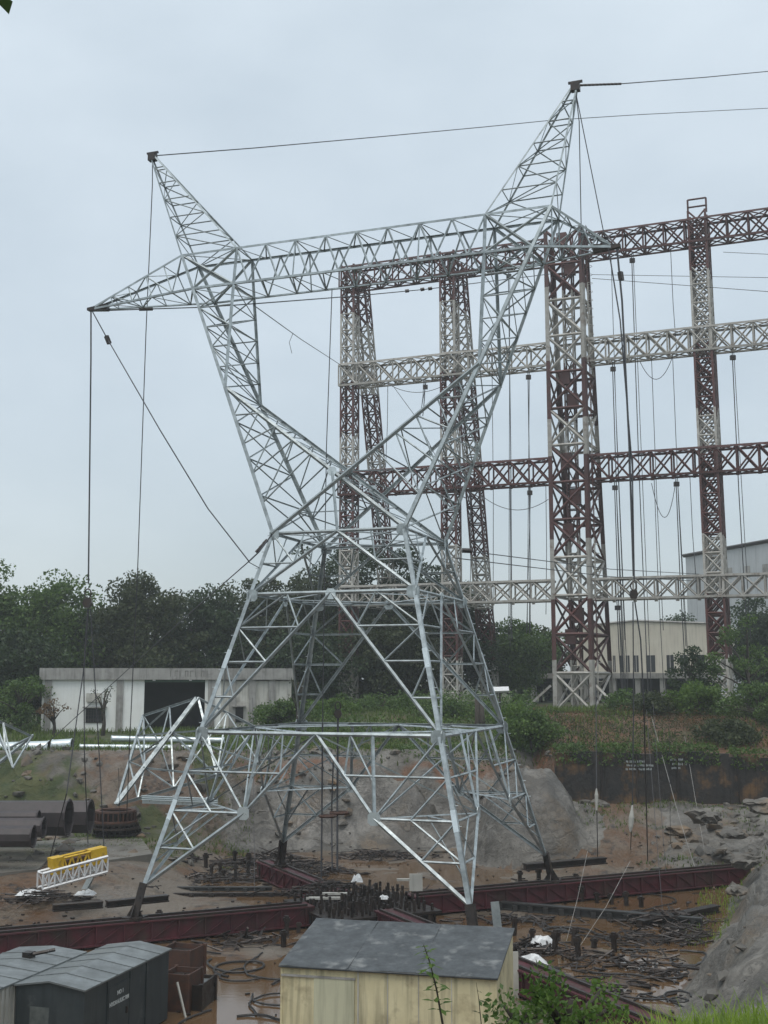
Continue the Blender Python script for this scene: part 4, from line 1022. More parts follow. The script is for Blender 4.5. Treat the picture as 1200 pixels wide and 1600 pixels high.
o = rope('pull rope below the crossarm running right to the gantry', [tiw-V(0, 0, .3), at(560, 462, 75), at(665, 452, 84), at(860, 428, 100)], .035)
m = MB()
for px in (636, 660, 672): m.tube([at(px-3, 455-(px-636)*.1, 82), at(px+3, 454-(px-636)*.1, 82)], .13, 8)
m.build('turnbuckle', darkst, o)
rope('slanting rope from the left inner post down to the first slender gantry column', [tiw-V(0, 0, .4), at(470, 530, 85), at(535, 572, 118)], .03)
rope('frayed cord hanging from the slanting rope', [at(458, 520, 80), at(452, 535, 80), at(456, 552, 80)], .02)
rope('thin slanting rope between the slender gantry columns', [at(612, 600, 116), at(650, 652, 105), at(692, 735, 95)], .03)
mid = TW(V(-2.2, yb, T['zb']))
rope('straight rope hanging from the left third of the crossarm', [mid, at(510, 700, mid.y), at(507, 900, mid.y), at(504, 1130, mid.y)], .026)
o = rope('doubled rope below the crossarm with rusty spreader ring', [at(504, 1130, 58), at(503, 1255, 58), at(502, 1372, 57.5)], .045)
m = MB(); p = at(512, 1275, 58); ring = [p+V(.4*math.cos(a), .3*math.sin(a), 0) for a in np.linspace(0, 2*math.pi, 11)]; m.tube(ring, .07, 5, cap=False); m.build('spreader_ring', rust, o)
o = rope('ladder-like rope pair hanging right of the tower centre with a hook', [at(528, 1108, 60), at(527, 1250, 60), at(527, 1360, 59)], .055); block(o, at(528, 1112, 60), .65)
rope('second rope of the pair right of the tower centre', [at(521, 1180, 60), at(518, 1270, 60), at(519, 1360, 59)], .04)
m = MB(); p = at(530, 1270, 60); ring = [p+V(.42*math.cos(a), .32*math.sin(a), 0) for a in np.linspace(0, 2*math.pi, 13)]; m.tube(ring, .09, 5, cap=False); m.build('spreader_ring', rust, o)
rope('straight rope from the right peak down behind the gantry beam', [pkR-V(0, 0, .3), at(905, 190, pkR.y), at(908, 350, pkR.y+1), at(910, 420, pkR.y+2)], .025)
rope('slanting rope from the right peak to the right arm tip', [pkR-V(0, 0, .3), at(943, 362, tpR.y+1), tpR], .025)
m = MB(); 
o = rope('heavy hoist rope slanting from the right arm tip to a pulley block', [tpR-V(0, 0, .15), at(972, 470, tpR.y), at(983, 690, tpR.y), at(990, 900, tpR.y)], .05); block(o, at(990, 925, tpR.y), .62)
o2 = rope('second hoist rope beside the right arm tip rope', [tpR-V(.4, 0, .15), at(969, 500, tpR.y), at(988, 730, tpR.y), at(991, 905, tpR.y)], .035)
m = MB(); m.bar(at(969, 425, tpR.y), at(971, 438, tpR.y), .2, .2); m.build('rope_clamp', darkst, o2)
o = rope('left rope below the right pulley block ending in white wrapping', [at(989, 940, tpR.y), at(990, 1100, tpR.y), at(988, 1262, tpR.y), on(985, 1330, -1.8)], .03)
m = MB(); p0, p1 = at(988, 1258, tpR.y-.1), at(985, 1300, tpR.y-.1); m.tube([p0, lerp(p0, p1, .2), lerp(p0, p1, .45), lerp(p0, p1, .8), p1], [.03, .06, .12, .10, .03], 6); m.build('wrapping', palewall, o)
rope('right rope below the right pulley block', [at(992, 940, tpR.y), at(1001, 1000, tpR.y), at(1006, 1100, tpR.y), on(1012, 1345, -1.5)], .035)
o = rope('thin rope with white bundled wrapping before the rock mound', [at(931, 1060, 66), at(932, 1235, 64), on(934, 1348, -1.4)], .026)
m = MB(); p0, p1 = at(932, 1232, 63.9), at(932, 1266, 63.9); m.tube([p0, lerp(p0, p1, .3), lerp(p0, p1, .6), p1], [.03, .10, .08, .05], 6); m.build('wrapping', palewall, o)
rope('slanting thin guy rope crossing the dark retaining wall', [at(1018, 1120, 88), at(1040, 1200, 80), at(1062, 1280, 72), on(1095, 1385, FL)], .014, m=concrete)
rope('second slanting thin guy rope right of the wall notices', [at(1070, 1150, 86), at(1085, 1240, 78), on(1107, 1365, FL)], .013, m=concrete)
for k, (x0, y0, x1, y1, lb) in enumerate(((1010, 1110, 1035, 1420, 'thin slack rope right of the white wrapping'), (1045, 1100, 1048, 1350, 'upright thin rope before the wall notices'), (1020, 1095, 1043, 1395, 'thin rope slanting past the wall notices to the mud'),
      (985, 1345, 905, 1480, 'pale rope slanting left across the mud at the right'), (918, 1330, 885, 1470, 'pale rope slanting to the mud left of the right beam'), (395, 1090, 398, 1400, 'thin rope hanging beside the left hip plate'), (185, 1200, 190, 1330, 'thin rope left of the standing lattice leg'))):
    rope(lb, [at(x0, y0, 70 if y0 < 1300 else 57), lerp(at(x0, y0, 70 if y0 < 1300 else 57), on(x1, y1, FL), .5)-V(0, 0, .2), on(x1, y1, FL)], .015 if 'pale' not in lb else .011, m=concrete if 'pale' in lb else None)
# ropes hanging from the gantry beams
GR = [(797, 0, 590, 1000, 1), (825, 1, 585, 985, 1), (769, 1, 590, 980, 0), (957, 1, 570, 1080, 1), (955, 0, 410, 1000, 0), (987, 0, 400, 1100, 1), (1018, 1, 560, 985, 0), (1051, 1, 556, 1010, 0), (1048, 0, 395, 560, 0), (1144, 1, 550, 1000, 1), (797, 2, 765, 1010, 0), (827, 2, 762, 990, 1), (960, 2, 752, 1090, 1), (1056, 2, 745, 1060, 1), (1022, 2, 745, 1075, 0), (661, 1, 455, 640, 0), (606, 1, 600, 730, 0), (664, 1, 610, 650, 1), (964, 3, 940, 1090, 1), (735, 2, 760, 990, 0), (1078, 2, 745, 930, 0), (853, 2, 765, 960, 0)]
tier = ('top', 'second', 'third', 'lowest')
ORD = {}
for px, ti, y0, y1, dbl in GR:
    s = on_gantry(px, y0); p = gp(s, 0, 0); z0 = BZ[ti][0]-.05
    q = at(px, y1, p.y)
    col = 'left of the first slender column' if px < 546 else 'between the slender columns' if px < 701 else 'just left of the widest column' if px < 888 else 'between the widest and the right column' if px < 1101 else 'right of the right column'
    kind_ = 'doubled' if dbl else 'single'
    key = (kind_, ti, col); ORD[key] = ORD.get(key, 0)+1
    nth = ('', 'first', 'second', 'third', 'fourth', 'fifth')[ORD[key]]
    p0 = V(p.x, p.y, z0)
    nm = f'{kind_} rope {nth} from left under the {tier[ti]} beam {col}'
    o = rope(nm, [p0, lerp(p0, V(p.x+.1*(1 if px > 888 else -1), p.y, q.z), .5), V(p.x+.25*(1 if px > 888 else -1), p.y, q.z)], .05 if dbl else .035, group='ropes hanging from the gantry')
    if dbl:
        m = MB(); m.tube([p0+V(.16, 0, 0), V(p.x+.55*(1 if px > 888 else -1), p.y, q.z)], .035, 5); m.build('second_strand', ropem, o)
        m = MB(); m.box(p0.x-.22, p0.x+.3, p0.y-.15, p0.y+.15, z0-1.0, z0-.55); m.build('clamp', darkst, o)
def loop(label, p0, p1, sag): rope(label, sagline(p0, p1, sag), .035, 'slack_cable', 'slack cable loops on the gantry')
loop('slack cable loop under the second beam right of the widest column', at(1000, 565, 115), at(1050, 560, 113), 2.0)
loop('deep slack cable loop under the third beam right of the widest column', at(1018, 755, 115), at(1056, 750, 113), 3.6)
loop('slack cable loop left of the widest column under the third beam', at(745, 768, 119), at(857, 780, 118), 1.5)
loop('slack cable under the second beam between the slender columns', at(603, 598, 122), at(688, 605, 120), .8)
for lb, a, b in (('upper horizontal wire passing behind the right column', at(925, 429, 120), at(1600, 431, 102)), ('lower horizontal wire crossing the right column', at(925, 435, 108), at(1600, 474, 86)),
                 ('short wire at the right edge just under the top beam', at(1130, 394, 116), at(1600, 406, 100)), ('upper thin wire running right from the tower waist', at(722, 860, 66), at(1092, 897, 112)), ('lower thin wire running right from the far waist corner', at(712, 872, 64), at(1092, 908, 112))):
    o = rope(lb, [a, lerp(a, b, .5)-V(0, 0, .3), b], .03, group='horizontal wires')
    if 'upper thin' in lb: m = MB(); m.tube([a, lerp(a, b, .0)+V(.55, 0, -.02)], .14, 8); m.build('insulator', darkst, o)
# ------------------------------------------------------------------ cream shed in the foreground
c_ = [on(440, 1506, .3), on(772, 1531, .3), on(790, 1465, .92), on(500, 1443, .92)]
shed = empty('cream_shed', (c_[0].x, c_[0].y, FL), math.atan2(c_[1].y-c_[0].y, c_[1].x-c_[0].x)+.055); tag(shed, 'cream painted shed with a grey felt lean-to roof at the bottom of the picture', 'shed')
inv = shed.matrix_basis.inverted(); W = (c_[1]-c_[0]).length; Dp = 3.75; h0, h1 = 2.66, 3.28
m = MB(); m.box(0, W, 0, .12, 0, h0); m.build('front_wall', creamw, shed)
m = MB(); m.raw([(W-.12, .12, 0), (W, .12, 0), (W, Dp, 0), (W-.12, Dp, 0), (W-.12, .12, h0), (W, .12, h0), (W, Dp, h1), (W-.12, Dp, h1)], [(3,2,1,0),(4,5,6,7),(0,1,5,4),(1,2,6,5),(2,3,7,6),(3,0,4,7)]); m.build('side_wall', creamw, shed)
m = MB(); m.raw([(0, .12, 0), (.12, .12, 0), (.12, Dp, 0), (0, Dp, 0), (0, .12, h0), (.12, .12, h0), (.12, Dp, h1), (0, Dp, h1)], [(3,2,1,0),(4,5,6,7),(0,1,5,4),(1,2,6,5),(2,3,7,6),(3,0,4,7)]); m.build('side_wall', creamw, shed)
m = MB(); m.box(.12, W-.12, Dp-.12, Dp, 0, h1-.02); m.build('back_wall', creamw, shed)
sl_ = (h1-h0)/Dp; nR = 9
def rz(y): return h0+.012+sl_*y
m = MB(); gxs = np.linspace(-.06, W+.06, 28); gys = np.linspace(-.10, Dp+.08, 16)
vs_ = [(x, y+.02*float(fbm(np.array([x*1.3]), np.array([3.0]))[0])*(j == 0), rz(y)+.03+.03*float(fbm(np.array([x*.9]), np.array([y*.9]))[0])) for j, y in enumerate(gys) for x in gxs]
m.raw(vs_, [(j*28+i, j*28+i+1, (j+1)*28+i+1, (j+1)*28+i) for j in range(15) for i in range(27)])
m.raw([(-.06, -.10, rz(-.1)-.02), (W+.06, -.10, rz(-.1)-.02), (W+.06, Dp+.08, rz(Dp+.08)-.02), (-.06, Dp+.08, rz(Dp+.08)-.02)], [(3, 2, 1, 0)])
m.box(-.06, W+.06, -.115, -.102, rz(-.1)-.03, rz(-.1)+.028); m.build('roof', roofg, shed, True)
for x in (2.1, 4.25):
    m = MB(); m.bar((x, -.1, rz(-.1)+.034), (x, Dp+.05, rz(Dp+.05)+.034), .05, .02, (0, 0, 1)); m.build('felt_lap', roofg, shed)
for x in (3.35, 4.3, 5.3):
    m = MB(); m.box(x-.012, x+.012, -.012, -.002, 0, h0-.05); m.build('panel_joint', stainwall, shed)
m = MB(); m.box(-.02, .05, -.03, .0, 0, h0-.03); m.build('corner_trim', creamw, shed)
m = MB(); m.box(W-.05, W+.02, -.03, .0, 0, h0-.03); m.build('corner_trim', creamw, shed)
m = MB(); m.box(0, 2.35, -.05, -.003, h0-.30, h0-.24); m.build('door_rail', concrete, shed)
m = MB(); m.box(1.05, 2.32, -.035, -.003, .05, h0-.30); dr = m.build('sliding_door', mat('pale_green_cream_door', (.55,.54,.38), (.48,.47,.33), .8, .7, streak=.5), shed)
m = MB(); m.box(2.42, 2.46, -.03, -.003, 0, h0-.05); m.build('wall_joint', stainwall, shed)
# pipe bend and short post beside the shed
pp = on(798, 1600, FL); m = MB(); q = on(800, 1575, FL)
m.tube([q+V(0, 0, FL), q+V(0, 0, -.9), q+V(.08, 0, -.55), q+V(.35, 0, -.45), q+V(1.1, .1, -.5)], .09, 8); o = m.build('bent_pipe', palewall, None, True); tag(o, 'bent pale pipe beside the right wall of the cream shed', 'pipe')
m = MB(); sp_ = on(800, 1560, FL); m.box(sp_.x-.25, sp_.x+.25, sp_.y, sp_.y+.06, FL, FL+1.6); o = m.build('sheet_panel', palewall); tag(o, 'upright pale sheet panel behind the right corner of the cream shed', 'panel')
# ------------------------------------------------------------------ dark cabin and pale cabin at the lower left
def cabin(name, corner, ang, W, Lg, h, ridge, wall, roof, label, ribs=True):
    e = empty(name, (corner[0], corner[1], FL), ang); tag(e, label, 'cabin')
    m = MB(); m.box(0, W, 0, Lg, .05, h); 
    m.raw([(0, 0, h), (W, 0, h), (W/2, 0, h+ridge), (0, Lg, h), (W, Lg, h), (W/2, Lg, h+ridge)], [(0, 1, 2), (5, 4, 3), (0, 2, 5, 3), (2, 1, 4, 5)]); m.build('wall', wall, e)
    for s in (0, 1):
        xs = (-.07, W/2) if s == 0 else (W/2, W+.07); zz = (h-.0, h+ridge+.02) if s == 0 else (h+ridge+.02, h-.0)
        m = MB(); m.raw([(xs[0], -.08, zz[0]), (xs[1], -.08, zz[1]), (xs[1], Lg+.08, zz[1]), (xs[0], Lg+.08, zz[0])] + [(xs[0], -.08, zz[0]+.05), (xs[1], -.08, zz[1]+.05), (xs[1], Lg+.08, zz[1]+.05), (xs[0], Lg+.08, zz[0]+.05)],
            [(3,2,1,0),(4,5,6,7),(0,1,5,4),(1,2,6,5),(2,3,7,6),(3,0,4,7)]); rfo = m.build('roof_sheet', roof, e)
        for y in np.arange(.9, Lg, .95):
            m = MB(); m.bar((xs[0], y, zz[0]+.06), (xs[1], y, zz[1]+.06), .05, .025, (0, 0, 1)); m.build('sheet_lap', roof, rfo)
    return e
A_, B_ = on(132, 1549, -.15), on(264, 1485, -.15); ag = math.atan2(B_.y-A_.y, B_.x-A_.x)-math.pi/2
W2 = 2.3; cn = A_ - V(math.cos(ag), math.sin(ag), 0)*W2
dc = cabin('slate_cabin', (cn.x, cn.y), ag, W2, (B_-A_).length, 2.25, .16, cabind, cabroof, 'dark slate metal cabin with grey roof and lettered door at the lower left')
m = MB()
for y in (1.35, 2.75, 3.85): m.box(W2+.003, W2+.035, y-.02, y+.02, .05, 2.2)
m.build('wall_seam', cabind, dc)
m = MB(); m.box(W2+.003, W2+.025, 1.42, 2.7, .1, 2.0); dd = m.build('door', cabind, dc)
m = MB(); m.box(W2+.025, W2+.06, 2.5, 2.58, 1.0, 1.2); m.build('handle', darkst, dd)
lett = mat('white_letter_paint', (.55,.57,.56), (.42,.44,.43), 6, .7)
def text(parent, s, size, x, y, z):
    cu = bpy.data.curves.new('lettering', 'FONT'); cu.body = s; cu.size = size; cu.extrude = .003; cu.offset = .006
    ob = bpy.data.objects.new('tmp', cu); COL.objects.link(ob); bpy.context.view_layer.update()
    me = bpy.data.meshes.new_from_object(ob); bpy.data.objects.remove(ob); me.materials.clear(); me.materials.append(lett)
    M = Matrix(((0, 0, 1, x), (1, 0, 0, y), (0, 1, 0, z), (0, 0, 0, 1))); return link('lettering', me, parent, M)
text(dd, 'NO 1', .17, W2+.032, 1.92, 1.68); text(dd, 'HYDRAULIC RM', .17, W2+.032, 1.46, 1.42)
m = MB(); m.box(.5, 1.15, -.012, -.003, .1, 1.7); m.build('faded_patch', mat('lichen_patch', (.12,.13,.12), (.05,.06,.06), 2.5, .7), dc)
Pc = on(131, 1490, -.1); Pq = Pc - V(math.cos(ag), math.sin(ag), 0)*2.45 - V(-math.sin(ag), math.cos(ag), 0)*5.6 
pc = cabin('pale_cabin', (Pq.x, Pq.y), ag, 2.45, 5.6, 2.3, .10, palewall, cabroof, 'pale corrugated cabin with flat grey roof at the left edge')
m0 = None
for y in np.arange(.1, 5.6, .22):
    if m0 is None: m = MB(); m.box(-.012, .045, -.045, .045, .1, 2.25); ob = m.build('corrugation', palewall, pc); m0 = ob.data
    else: ob = link('corrugation', m0, pc)
    ob.location = (2.45, y, 0)
for x in np.arange(.1, 2.45, .22): ob = link('corrugation', m0, pc); ob.location = (x, 0, 0); ob.rotation_euler = (0, 0, -math.pi/2)
m = MB(); m.box(1.2, 1.5, 3.9, 4.2, 2.36, 2.62); m.bar((1.5, 4.05, 2.55), (2.1, 4.4, 2.66), .08, .08); m.build('roof_fitting', darkst, pc)
m = MB(); m.tube([(.0, .7, 2.46), (1.25, .8, 2.5)], .06, 7); m.build('roof_pipe', whitep, pc)
# ------------------------------------------------------------------ rusty boxes beside the dark cabin
def crate(name, px, py, z, rz_, sx, sy, sz, mt, label, cat='crate', lid=None):
    p = on(px, py, z); e = empty(name, (p.x, p.y, z), rz_); tag(e, label, cat)
    m = MB(); tk = .05; m.box(-sx/2, sx/2, -sy/2, -sy/2+tk, 0, sz); m.box(-sx/2, sx/2, sy/2-tk, sy/2, 0, sz); m.box(-sx/2, -sx/2+tk, -sy/2+tk, sy/2-tk, 0, sz); m.box(sx/2-tk, sx/2, -sy/2+tk, sy/2-tk, 0, sz); m.build('sides', mt, e)
    m = MB(); m.box(-sx/2+tk, sx/2-tk, -sy/2+tk, sy/2-tk, sz*.82, sz*.86); m.build('top_sheet', lid or darkst, e)
    for a in (-1, 1):
        for b in (-1, 1): m = MB(); m.box(a*sx/2-.06, a*sx/2+.06, b*sy/2-.06, b*sy/2+.06, -.02, sz+.03); m.build('corner_post', mt, e)
    return e
crate('rusty_cabinet', 283, 1575, FL, ag, 1.0, 1.1, 1.25, rust, 'rust brown cabinet against the end of the dark cabin', 'cabinet')
crate('steel_bin', 305, 1570, FL, ag+.1, .95, 1.5, .85, darkst, 'dark open steel bin right of the rusty cabinet', 'bin', cabroof)
crate('rusty_cabinet', 283, 1535, FL, ag-.05, 1.3, 1.2, 1.3, rust, 'tall rust streaked tank behind the dark cabin corner', 'tank')
m = MB(); a_ = on(290, 1590, FL); m.bar(a_, a_+V(-.35, .2, 1.1), .06, .06); o = m.build('leaning_batten', palewall); tag(o, 'pale batten leaning against the rusty cabinet', 'batten')
# crumpled white sheeting behind the dark cabin
def crumple(px, py, z, sx, sy, sz, label, seed, mt=plastic, name='plastic_sheet', cat='plastic sheet'):
    p = on(px, py, z); r = np.random.default_rng(seed); n = 9; m = MB(); off = r.uniform(0, 50)
    vs = [(p.x+(i/(n-1)-.5)*sx, p.y+(j/(n-1)-.5)*sy, p.z+.02+max(0, sz*(float(fbm(np.array([i*.55+off]), np.array([j*.55]))[0])+.55)*math.sin(math.pi*i/(n-1))**.5*math.sin(math.pi*j/(n-1))**.5)) for j in range(n) for i in range(n)]
    m.raw(vs, [(j*n+i, j*n+i+1, (j+1)*n+i+1, (j+1)*n+i) for j in range(n-1) for i in range(n-1)])
    o = m.build(name, mt); tag(o, label, cat); return o
crumple(205, 1472, FL, 1.7, 1.3, .7, 'crumpled white sheeting in the mud behind the dark cabin', 1)
crumple(133, 1398, -1.5, 1.0, .6, .3, 'white sheet scrap near the leaning grey post', 2)
crumple(28, 1245, -.9, 1.1, .8, .6, 'white plastic bag above the brown pipes', 3)
crumple(50, 1398, -1.6, 1.5, .8, .3, 'white sheet scrap at the left edge below the truss frame', 4)
crumple(600, 1405, -1.3, .5, .4, .3, 'small white scrap on the hub front edge', 5)
crumple(558, 1378, -1.3, .6, .5, .4, 'white bag on the left corner of the hub', 6)
crumple(830, 1505, FL, 1.3, .7, .35, 'pale sheet draped over the beam right of the cream shed', 7)
crumple(850, 1478, FL, 1.2, .9, .6, 'white sack lying in the mud right of the shed roof', 8)
crumple(870, 1336, FL, .7, .5, .3, 'white scrap beside the far right foot of the tower', 9)
m = MB(); p = on(650, 1392, -1.2); m.box(p.x-.32, p.x+.32, p.y-.05, p.y+.05, p.z, p.z+.8); o = m.build('white_board', palewall); tag(o, 'square off-white board standing right of the hub', 'board')
for k, (px, py, wd, lb) in enumerate(((505, 1405, 1.6, 'white plank lying on the left side of the hub'), (523, 1398, 1.2, 'short white plank on the hub corner'), (635, 1376, 1.0, 'white plank behind the square board'))):
    p = on(px, py, -1.3); m = MB(); m.box(p.x-wd/2, p.x+wd/2, p.y-.12, p.y+.12, p.z, p.z+.1); o = m.build('plank', palewall); tag(o, lb, 'plank')
# ------------------------------------------------------------------ brown pole shafts, flange rings, truss frame at the left
def shaft(px0, px1, py, Y, r, mt, label, sides=8, name='pole_shaft', r2=None, cat='pipe', grp=None, lip=True, zc=None):
    a = at(px0, py, Y); b = at(px1, py, Y*1.0+.0); e = empty(name, (a+b)/2); c = (a+b)/2; tag(e, label, cat, grp)
    d = (b-a).normalized(); n = sides; m = MB(); tk = .06
    for rr, flip in ((1.0, False), (1-tk/r, True)):
        ring = [[(q-c) + (V(0, -d.y, d.x) if False else V(0, 0, 1))*math.sin(t_)*rad*rr + d.cross(V(0, 0, 1)).normalized()*math.cos(t_)*rad*rr for t_ in [2*math.pi*(i+.5)/n for i in range(n)]] for q, rad in ((a, r2 or r), (b, r))]
        vs = ring[0]+ring[1]; fs = [(i, (i+1) % n, n+(i+1) % n, n+i) for i in range(n)]
        m.raw(vs, [tuple(reversed(f)) for f in fs] if flip else fs)
        if rr == 1.0: o0 = ring
        else: o1 = ring
    for q in (0, 1):
        m.raw(o0[q]+o1[q], [(i, (i+1) % n, n+(i+1) % n, n+i) for i in range(n)])
    m.build('shell', mt, e)
    if lip:
        m = MB(); rp = [(b-c)+V(0, 0, 1)*math.sin(t_)*(r+.02)+d.cross(V(0, 0, 1)).normalized()*math.cos(t_)*(r+.02) for t_ in np.linspace(0, 2*math.pi, 17)]
        m.tube(rp, .05, 5, cap=False); m.build('end_rim', mt, e)
    return e
shaft(-90, 107, 1278, 68, 1.02, pipeb, 'biggest brown octagonal pole shaft lying at the left edge', r2=.95)
shaft(-60, 141, 1276, 71.5, .98, pipeb, 'brown pole shaft lying behind the biggest one, its dark end to the right')
shaft(-90, 68, 1293, 65.5, .52, pipeb, 'thin brown pole shaft lying in front of the biggest one', 10)
shaft(-90, 52, 1307, 63, .55, pipeb, 'lowest brown pole shaft nearest the concrete apron', 10)
shaft(-80, 60, 1278, 66.0, .38, pipeb, 'slim brown pole shaft on top of the small pile', 10)
def flange_ring(px, py, z, R, hh, mt, label, n=26, dz=0):
    p = on(px, py, z); e = empty('flange_ring', (p.x, p.y, z)); tag(e, label, 'flange ring', 'stacked flange rings')
    m = MB(); k = 32
    for zz, a, b in ((0, .12, 0), (hh-.12, hh, 0)):
        zA, zB = (0, .12) if zz == 0 else (hh-.12, hh); vs = []
        for i in range(k):
            t_ = 2*math.pi*i/k; c, s = math.cos(t_), math.sin(t_); Ro = R if zz == 0 else R*.93; Ri = R*.72
            vs += [(c*Ro, s*Ro, zA), (c*Ro, s*Ro, zB), (c*Ri, s*Ri, zB), (c*Ri, s*Ri, zA)]
        m.raw(vs, [(4*i+j, 4*((i+1) % k)+j, 4*((i+1) % k)+(j+1) % 4, 4*i+(j+1) % 4) for i in range(k) for j in range(4)])
    m.build('ring_plates', mt, e)
    m = MB(); m.box(R*.74, R*.95, -.035, .035, .12, hh-.12); o = m.build('rib', mt, e); d = o.data
    for i in range(1, n): o = link('rib', d, e); o.rotation_euler = (0, 0, 2*math.pi*i/n)
    m = MB(); vs = []
    for i in range(k):
        t_ = 2*math.pi*i/k; vs += [(math.cos(t_)*R*.74, math.sin(t_)*R*.74, .12), (math.cos(t_)*R*.74, math.sin(t_)*R*.74, hh-.12)]
    m.raw(vs, [(2*i, 2*((i+1) % k), 2*((i+1) % k)+1, 2*i+1) for i in range(k)]); m.build('inner_shell', darkst, e)
zr_ = -1.0
flange_ring(183, 1303, zr_, 1.62, .45, darkst, 'dark bottom ring of the flange stack beside the standing lattice leg')
flange_ring(181, 1294, zr_+.46, 1.55, .4, darkst, 'dark middle ring of the flange stack')
flange_ring(180, 1284, zr_+.87, 1.42, .75, rust, 'rust red ribbed top ring of the flange stack')
flange_ring(232, 1275, -.6, 1.6, .65, rust, 'rusty ribbed ring lying behind the near left tower leg')
# yellow cylinder on a white truss frame
f0, f1 = at(66, 1390, 56.5), at(168, 1362, 58.5)
fr = empty('truss_frame', f0); tag(fr, 'white lattice truss frame standing in the mud at the left', 'truss frame'); d = f1-f0; Ls = d.length; n_ = V(-d.y, d.x, 0).normalized()
for sgn in (0, .62):
    for z in (0.0, .72):
        m = MB(); m.bar(n_*sgn+V(0, 0, z), d+n_*sgn+V(0, 0, z), .10, .10); m.build('chord', whitep, fr)
    q = 11
    for i in range(q+1):
        a = d*(i/q)+n_*sgn
        m = MB(); m.bar(a+V(0, 0, .05), a+V(0, 0, .67), .06, .06); m.build('post', whitep, fr)
        if i < q:
            b = d*((i+1)/q)+n_*sgn; m = MB(); m.bar(a+V(0, 0, .05 if i % 2 else .67), b+V(0, 0, .67 if i % 2 else .05), .05, .05); m.build('brace', whitep, fr)
for i in range(0, 12, 2):
    m = MB(); m.bar(d*(i/11)+V(0, 0, .72), d*(i/11)+n_*.62+V(0, 0, .72), .05, .05); m.build('cross_tie', whitep, fr)
y0, y1 = at(79, 1354, 57.2), at(163, 1334, 59.0)
yc = empty('yellow_box_beam', (y0+y1)/2); tag(yc, 'worn yellow lattice box beam resting on the white truss frame', 'box beam'); c = (y0+y1)/2; dn = (y1-y0).normalized()
m = MB(); m.bar(y0-c, y0-c+dn*.55, .62, .78, V(0, 0, 1)); m.build('end_block', yellow, yc); m = MB(); m.bar(y1-c-dn*.85, y1-c, .62, .74, V(0, 0, 1)); m.build('end_block', yellow, yc)
sd_ = dn.cross(V(0, 0, 1)).normalized()
for sz_ in (-.3, .3):
    for sq in (-.26, .26):
        m = MB(); m.bar(y0-c+dn*.55+V(0, 0, sz_)+sd_*sq, y1-c-dn*.85+V(0, 0, sz_)+sd_*sq, .09, .09); m.build('chord', yellow, yc)
Lm = (y1-y0).length-1.4
for i in range(7):
    for sq in (-.26, .26):
        a = y0-c+dn*(.55+Lm*i/7)+sd_*sq; b = y0-c+dn*(.55+Lm*(i+1)/7)+sd_*sq
        m = MB(); m.bar(a+V(0, 0, -.28 if i % 2 else .28), b+V(0, 0, .28 if i % 2 else -.28), .07, .07); m.build('brace', yellow, yc)
m = MB(); m.bar(y0-c+dn*.55, y1-c-dn*.85, .3, .3, V(0, 0, 1)); m.build('core_tube', rust, yc)

# leaning grey post and plates near it
m = MB(); a = on(128, 1400, -1.8); m.angle(a, at(151, 1356, a.y+.4), .32); o = m.build('steel_angle_post', galv); tag(o, 'short grey steel angle leaning by the left maroon beam', 'post')
m = MB(); a = on(779, 1462, -1.2); m.bar(a, at(773, 1409, a.y+.1), .34, .08, (0, -1, 0)); o = m.build('steel_angle_post', galv); tag(o, 'pale grey steel plank standing behind the shed roof at right', 'post')
# dark sleepers and girders lying in the mud
def girder(a, b, w_, h_, label, mt=darkst, lugs=0):
    e = empty('steel_girder', a); tag(e, label, 'girder'); d = b-a; m = MB(); n = V(-d.y, d.x, 0).normalized()
    m.bar(V(0, 0, h_*.9), d+V(0, 0, h_*.9), h_*.2, w_, n); m.build('top_flange', mt, e)
    m = MB(); m.bar(V(0, 0, h_*.1), d+V(0, 0, h_*.1), h_*.2, w_, n); m.build('bottom_flange', mt, e)
    m = MB(); m.bar(V(0, 0, h_*.5), d+V(0, 0, h_*.5), h_*.6, w_*.5, n); m.build('web', mt, e)
    for i in range(lugs):
        p = d*((i+.5)/lugs) - n*w_*.5*(1 if n.y > 0 else -1); m = MB(); m.box(p.x-.12, p.x+.12, p.y-.14, p.y+.1, -.05, h_*.75); m.build('lug', mt, e)
greyg = mat('wet_grey_steel', (.06,.06,.058), (.035,.034,.032), 2, .45, .3, rvar=.1)
girder(on(748, 1418, FL), on(1098, 1448, FL), .42, .4, 'long wet grey girder lying in the mud right of the near tower foot', greyg, 14)
girder(on(150, 1392, FL), on(425, 1392, FL), .3, .22, 'flat grey rail lying in the mud between the left beam and the tower', greyg, 10)
girder(on(82, 1424, FL+1.09), on(160, 1418, FL+1.09), .4, .3, 'dark sleeper block on the left maroon beam, left of the two', darkst)
girder(on(166, 1418, FL+1.09), on(262, 1408, FL+1.09), .4, .3, 'dark sleeper block on the left maroon beam, right of the two', darkst)
girder(on(820, 1360, -1.3), on(945, 1349, -1.3), .5, .35, 'dark block girder under the far right tower foot', darkst)
girder(on(640, 1300, FL), on(860, 1312, FL), .4, .25, 'thin dark rail at the foot of the back bank', darkst, 12)
girder(on(-20, 1412, -2.0), on(112, 1392, -2.0), .3, .25, 'dark rail at the left edge below the truss frame', darkst, 5)
girder(on(-20, 1352, -1.2), on(70, 1350, -1.2), .8, .2, 'stack of dark flat plates at the left edge of the apron', darkst)
girder(on(190, 1402, FL), on(470, 1400, FL), .25, .2, 'second flat dark rail just behind the left maroon beam', darkst, 9)
girder(on(215, 1360, FL), on(330, 1340, FL), .25, .25, 'dark rail slanting behind the near left foot', darkst, 4)
girder(on(1000, 1450, FL), on(1120, 1425, FL), .5, .35, 'dark girder end among scrap at the right side of the pit', darkst)
